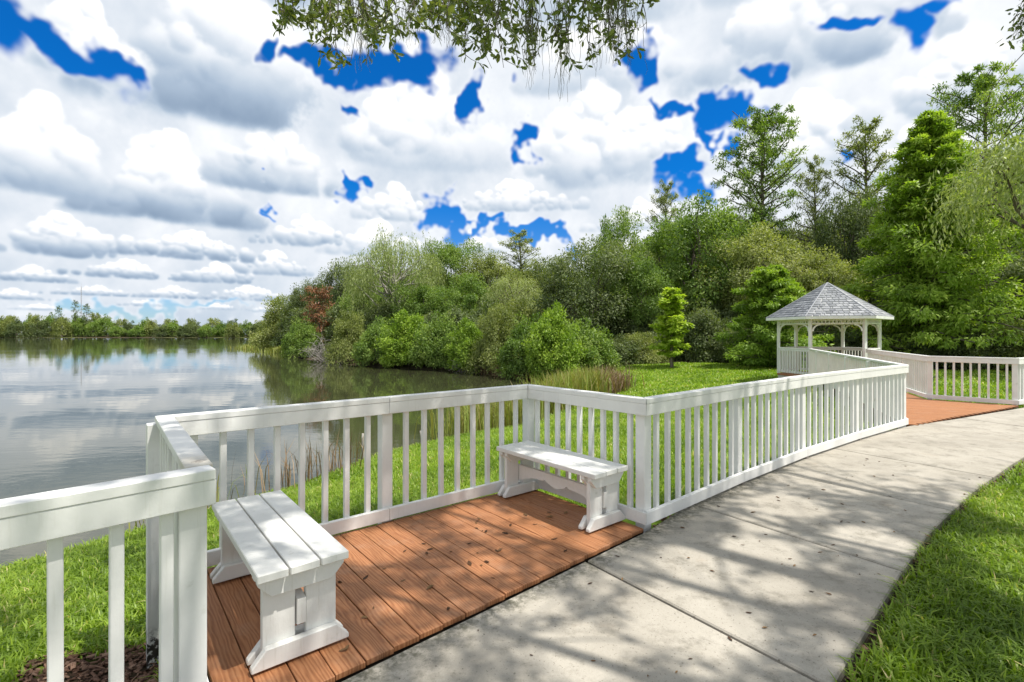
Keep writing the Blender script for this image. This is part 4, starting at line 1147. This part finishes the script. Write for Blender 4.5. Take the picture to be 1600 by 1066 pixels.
def tri_fix(name, Vv, F, T, m):
    me = bpy.data.meshes.new(name); n = len(F) // 2
    q, t = F[:n], F[n:, :3]
    me.vertices.add(len(Vv)); me.vertices.foreach_set('co', Vv.astype(np.float32).ravel())
    li = np.concatenate([q.ravel(), t.ravel()]).astype(np.int32)
    me.loops.add(len(li)); me.loops.foreach_set('vertex_index', li)
    me.polygons.add(2 * n)
    me.polygons.foreach_set('loop_start', np.concatenate([np.arange(n) * 4, 4 * n + np.arange(n) * 3]).astype(np.int32))
    me.polygons.foreach_set('loop_total', np.concatenate([np.full(n, 4), np.full(n, 3)]).astype(np.int32))
    a = me.attributes.new('tint', 'FLOAT', 'FACE'); a.data.foreach_set('value', T.astype(np.float32)); me.update(calc_edges=True)
    return link(name, me, m)
NOGRASS = [PATH_POLY, DECK_POLY, BW_POLY, [tuple(np.array(p) + GZC) for p in hexa(GR)], MULCH]
def patch_tone(x, y): return .42 + .14 * np.sin(x * 2.1 + 1.7 * np.sin(y * 1.3)) + .10 * np.sin(y * 3.3 + x * 1.1) + .08 * np.sin(7 * x - 5 * y)
def sow(name, r, box_, dens_, L, Wd, lean, cond, label):
    x0, x1, y0, y1 = box_; n = int((x1 - x0) * (y1 - y0) * dens_)
    X, Y = r.uniform(x0, x1, n), r.uniform(y0, y1, n)
    ok = cond(X, Y); X, Y = X[ok], Y[ok]
    s = shore(X, Y); ok = s > .12 + .15 * r.rand(len(X))
    for p in NOGRASS: ok &= ~inside(p, X, Y)
    X, Y = X[ok], Y[ok]; Z = ground_z(X, Y) - .006; n = len(X)
    T = np.clip(patch_tone(X, Y) + r.normal(size=n) * .16 + (r.rand(n) < .05) * .6, 0, 1)
    Vv, F, T = blades(r, X, Y, Z, L * r.uniform(.55, 1.25, n), Wd * r.uniform(.7, 1.25, n), lean, T)
    tag(tri_fix(name, Vv, F, T, L_GRASS), label, 'grass', kind='stuff')
r = np.random.RandomState(41)
RIGHT = [(-3.2, -2.5)] + PATH_R + [(40, 16), (40, -40), (-10, -40)]
rt = lambda X, Y: inside(RIGHT, X, Y) & (dist(PATH_POLY, X, Y) > .015 + .07 * (.5 + .5 * np.sin(X * 9 + Y * 7)) * r.rand(len(X)))
sow('grass', r, (.6, 5.4, .6, 4.9), 4600, .095, .011, .95, lambda X, Y: rt(X, Y) & (Y > X * .62 - .75), 'coarse green lawn grass in the lower right corner beside the path')
sow('grass', r, (4.0, 13, 1.5, 9.5), 1300, .085, .014, .9, lambda X, Y: rt(X, Y) & ~((X < 5.4) & (Y < 4.9) & (Y > X * .62 - .75)) & (Y > X * .45 - 1.2), 'green lawn grass right of the path farther along')
lf = lambda X, Y: ~inside(RIGHT, X, Y)
sow('grass', r, (-7.5, -.2, 1.6, 7.5), 2700, .095, .011, .85, lambda X, Y: lf(X, Y) & (Y < 7.5) & (Y > 1.2 - .5 * X * 0), 'green lawn grass sloping to the lake behind the left railing')
sow('grass', r, (-5, 6.5, 5.0, 14.5), 1300, .095, .014, .8, lambda X, Y: lf(X, Y) & ~((X < -.2) & (Y < 7.5)), 'green lawn grass between the deck and the reeds')
sow('grass', r, (-1, 22, 14.5, 30.5), 210, .10, .04, .7, lambda X, Y: lf(X, Y) & ~inside(WOODS, X, Y), 'mown lawn running back to the wood and the gazebo')
sow('grass', r, (6.5, 20, 10, 14.5), 420, .10, .03, .7, lambda X, Y: lf(X, Y), 'mown lawn behind the boardwalk railing')

def reeds(name, r, pts, n, L, Wd, spread, m, label, lean=.35, lo=.0, hi=1.0):
    pts = np.array(pts, float); k = r.randint(0, len(pts), n); t = r.rand(n)
    k2 = np.minimum(k + 1, len(pts) - 1); c = pts[k] + (pts[k2] - pts[k]) * t[:, None] + r.normal(size=(n, 2)) * spread
    Z = np.maximum(ground_z(c[:, 0], c[:, 1]), WATER_Z - .15) - .02
    Vv, F, T = blades(r, c[:, 0], c[:, 1], Z, L * r.uniform(.5, 1.15, n), np.full(n, Wd) * r.uniform(.6, 1.3, n), lean, r.uniform(lo, hi, n))
    return tag(tri_fix(name, Vv, F, T, m), label, 'reeds', kind='stuff')
r = np.random.RandomState(51)
reeds('reeds', r, [(.9, 15.6), (1.7, 17.2), (2.4, 18.6), (3.0, 19.8)], 3400, 1.35, .034, .36, L_REED, 'green and straw-coloured reed bed at the corner of the cove', .35, .2, 1)
reeds('reeds', r, [(-1.6, 12.0), (-.6, 12.9), (.3, 13.8)], 900, 1.15, .022, .30, L_REED, 'thin reeds in the water in front of the reed bed')
reeds('dry_reeds', r, [(3.4, 19.6), (4.3, 20.6), (3.9, 21.8)], 1100, 1.15, .03, .40, L_DRY, 'dry brown reeds at the right end of the reed bed', .6)
reeds('dry_reeds', r, [(-3.9, 7.6), (-3.5, 8.4), (-3.2, 9.0)], 130, .85, .016, .26, L_DRY, 'dry cattail blades at the near shore behind the left bench', .45)
reeds('dry_reeds', r, [(-4.9, 5.9), (-4.4, 6.7)], 46, .75, .016, .25, L_REED, 'scattered reed blades at the near shore left of the corner post', .4)
reeds('shore_grass', r, [(-46, 85), (-42, 83), (-38, 79), (-34, 72), (-30, 66)], 2600, .9, .09, 1.2, L_REED, 'yellowish marsh grass on the wooded point', .4, .2, 1)
reeds('shore_grass', r, [(-3, 33.2), (-1, 30.5), (1, 27.5)], 600, .8, .05, .4, L_DRY, 'straw-coloured grass at the head of the cove', .5)

for (px, py, hgt, lx, lab) in [(650, 704, .42, .10, 'pale broken stub standing in the shallows seen between the balusters'), (571, 716, .50, -.05, 'pale grey snag in the water left of the deck\'s middle post')]:
    Y = (CAM_H - WATER_Z) * F_PX / (py - HZ); X = (px - CX) / F_PX * Y
    V, F = tube(bend(r, (0, 0, -.3), (lx, 0, hgt), 6, .06), np.linspace(.035, .022, 6), 7)
    F = np.concatenate([F, np.array([[35, 36, 37, 38], [35, 38, 39, 40], [40, 41, 41, 35]])[:2]])
    o = link('snag', np_mesh('snag', V, F, smooth=True), M_PALE); o.location = (X, Y, WATER_Z); tag(o, lab, 'snag')

def chips(name, r, X, Y, Z, L, label):
    n = len(X); a = r.uniform(0, 6.28, n); D = np.stack([np.cos(a), np.sin(a), r.normal(size=n) * .3], -1); D = unit(D)
    N_ = unit(np.array((0, 0, 1.)) + r.normal(size=(n, 3)) * .45); S_ = unit(np.cross(D, N_)); l = (L * r.uniform(.4, 1.3, n))[:, None] * D; s = (.007 * r.uniform(.6, 1.8, n))[:, None] * S_; u = .005 * N_
    P = np.stack([X, Y, Z + r.uniform(.0, .025, n)], -1)
    Vv = np.stack([P - l - s, P + l - s, P + l + s, P - l + s, P - l * .9 - s + u, P + l * .85 - s + u, P + l * .9 + s * .8 + u, P - l + s * .8 + u], 1).reshape(-1, 3)
    q = np.array([[4, 5, 6, 7], [0, 1, 5, 4], [1, 2, 6, 5], [2, 3, 7, 6], [3, 0, 4, 7]]); F = (np.arange(n)[:, None, None] * 8 + q[None]).reshape(-1, 4)
    T = np.repeat(r.rand(n), 5)
    return tag(link(name, np_mesh(name, Vv, F, T), M_MULCH), label, 'mulch', kind='stuff')
r = np.random.RandomState(61)
X, Y = r.uniform(-3.0, -1.0, 9000), r.uniform(.8, 3.3, 9000); ok = inside(MULCH, X, Y) | (dist(MULCH, X, Y) < .08 * r.rand(9000)); X, Y = X[ok], Y[ok]
chips('mulch', r, X, Y, ground_z(X, Y), .024, 'brown bark mulch around the foot of the left corner posts')
t = r.rand(900); k = r.randint(0, 4, 900); ep = np.array(EP); q = ep[k] + (ep[k + 1] - ep[k]) * t[:, None]; d = ep[k + 1] - ep[k]; d /= np.linalg.norm(d, axis=1, keepdims=True); q = q + np.stack([-d[:, 1], d[:, 0]], -1) * r.uniform(.12, .40, 900)[:, None]
chips('mulch', r, q[:, 0], q[:, 1], ground_z(q[:, 0], q[:, 1]), .024, 'strip of bark mulch behind the long path railing')
t = r.rand(500) * 12 ; k = np.minimum(t.astype(int), 11) + 2; prr = np.array(PATH_R); q = prr[k] + (prr[k + 1] - prr[k]) * (t - t.astype(int))[:, None]; q += r.normal(size=(500, 2)) * .03 + (.03, -.03)
chips('leaf_litter', r, q[:, 0], q[:, 1], np.full(500, -.045), .02, 'dry brown litter along the grassy edge of the path')

# fallen leaves, one by one
def fallen(n_, poly, z, group, label, r, lo=.014, hi=.034):
    p = np.array(poly); x0, y0 = p.min(0); x1, y1 = p.max(0); c = 0
    while c < n_:
        x, y = r.uniform(x0, x1), r.uniform(y0, y1)
        if not inside(poly, np.array(x), np.array(y)): continue
        o = link('fallen_leaf', FALL[r.randint(len(FALL))], None); s = r.uniform(lo, hi); o.scale = (s, s, s)
        o.location = (x, y, z); o.rotation_euler = (r.normal() * .12, r.normal() * .12, r.uniform(0, 6.28)); tag(o, label, 'leaf', group); c += 1
FALL = []
for k in range(4):
    c_ = .15 + .12 * k
    me = mesh('fallen_leaf', [(-1, 0, .12), (-.4, -.33, .05 + c_ * .6), (.4, -.3, .05 + c_ * .5), (1, 0, .22), (.4, .3, .05 + c_ * .5), (-.4, .33, .05 + c_ * .6), (-.4, 0, .03), (.4, 0, .05)],
              [(0, 1, 6), (1, 2, 7, 6), (2, 3, 7), (3, 4, 7), (4, 5, 6, 7), (5, 0, 6)])
    me.attributes.new('tint', 'FLOAT', 'FACE').data.foreach_set('value', [.15 + .25 * k] * 6); me.materials.append(L_FALLEN); FALL.append(me)
r = np.random.RandomState(71)
fallen(46, [(-1.0, 2.0), (-1.3, 2.6), (.1, 4.6), (.9, 3.75)], .0125, 'dry leaves on the deck', 'small dry brown leaf lying on the deck boards', r)
fallen(70, [(-.6, 2.1), (1.2, 3.8), (4.5, 6.5), (5.0, 5.2), (2.4, 3.1), (1.3, 2.1)], .004, 'dry leaves on the path', 'small dry brown leaf or twig lying on the concrete path', r, .008, .024)
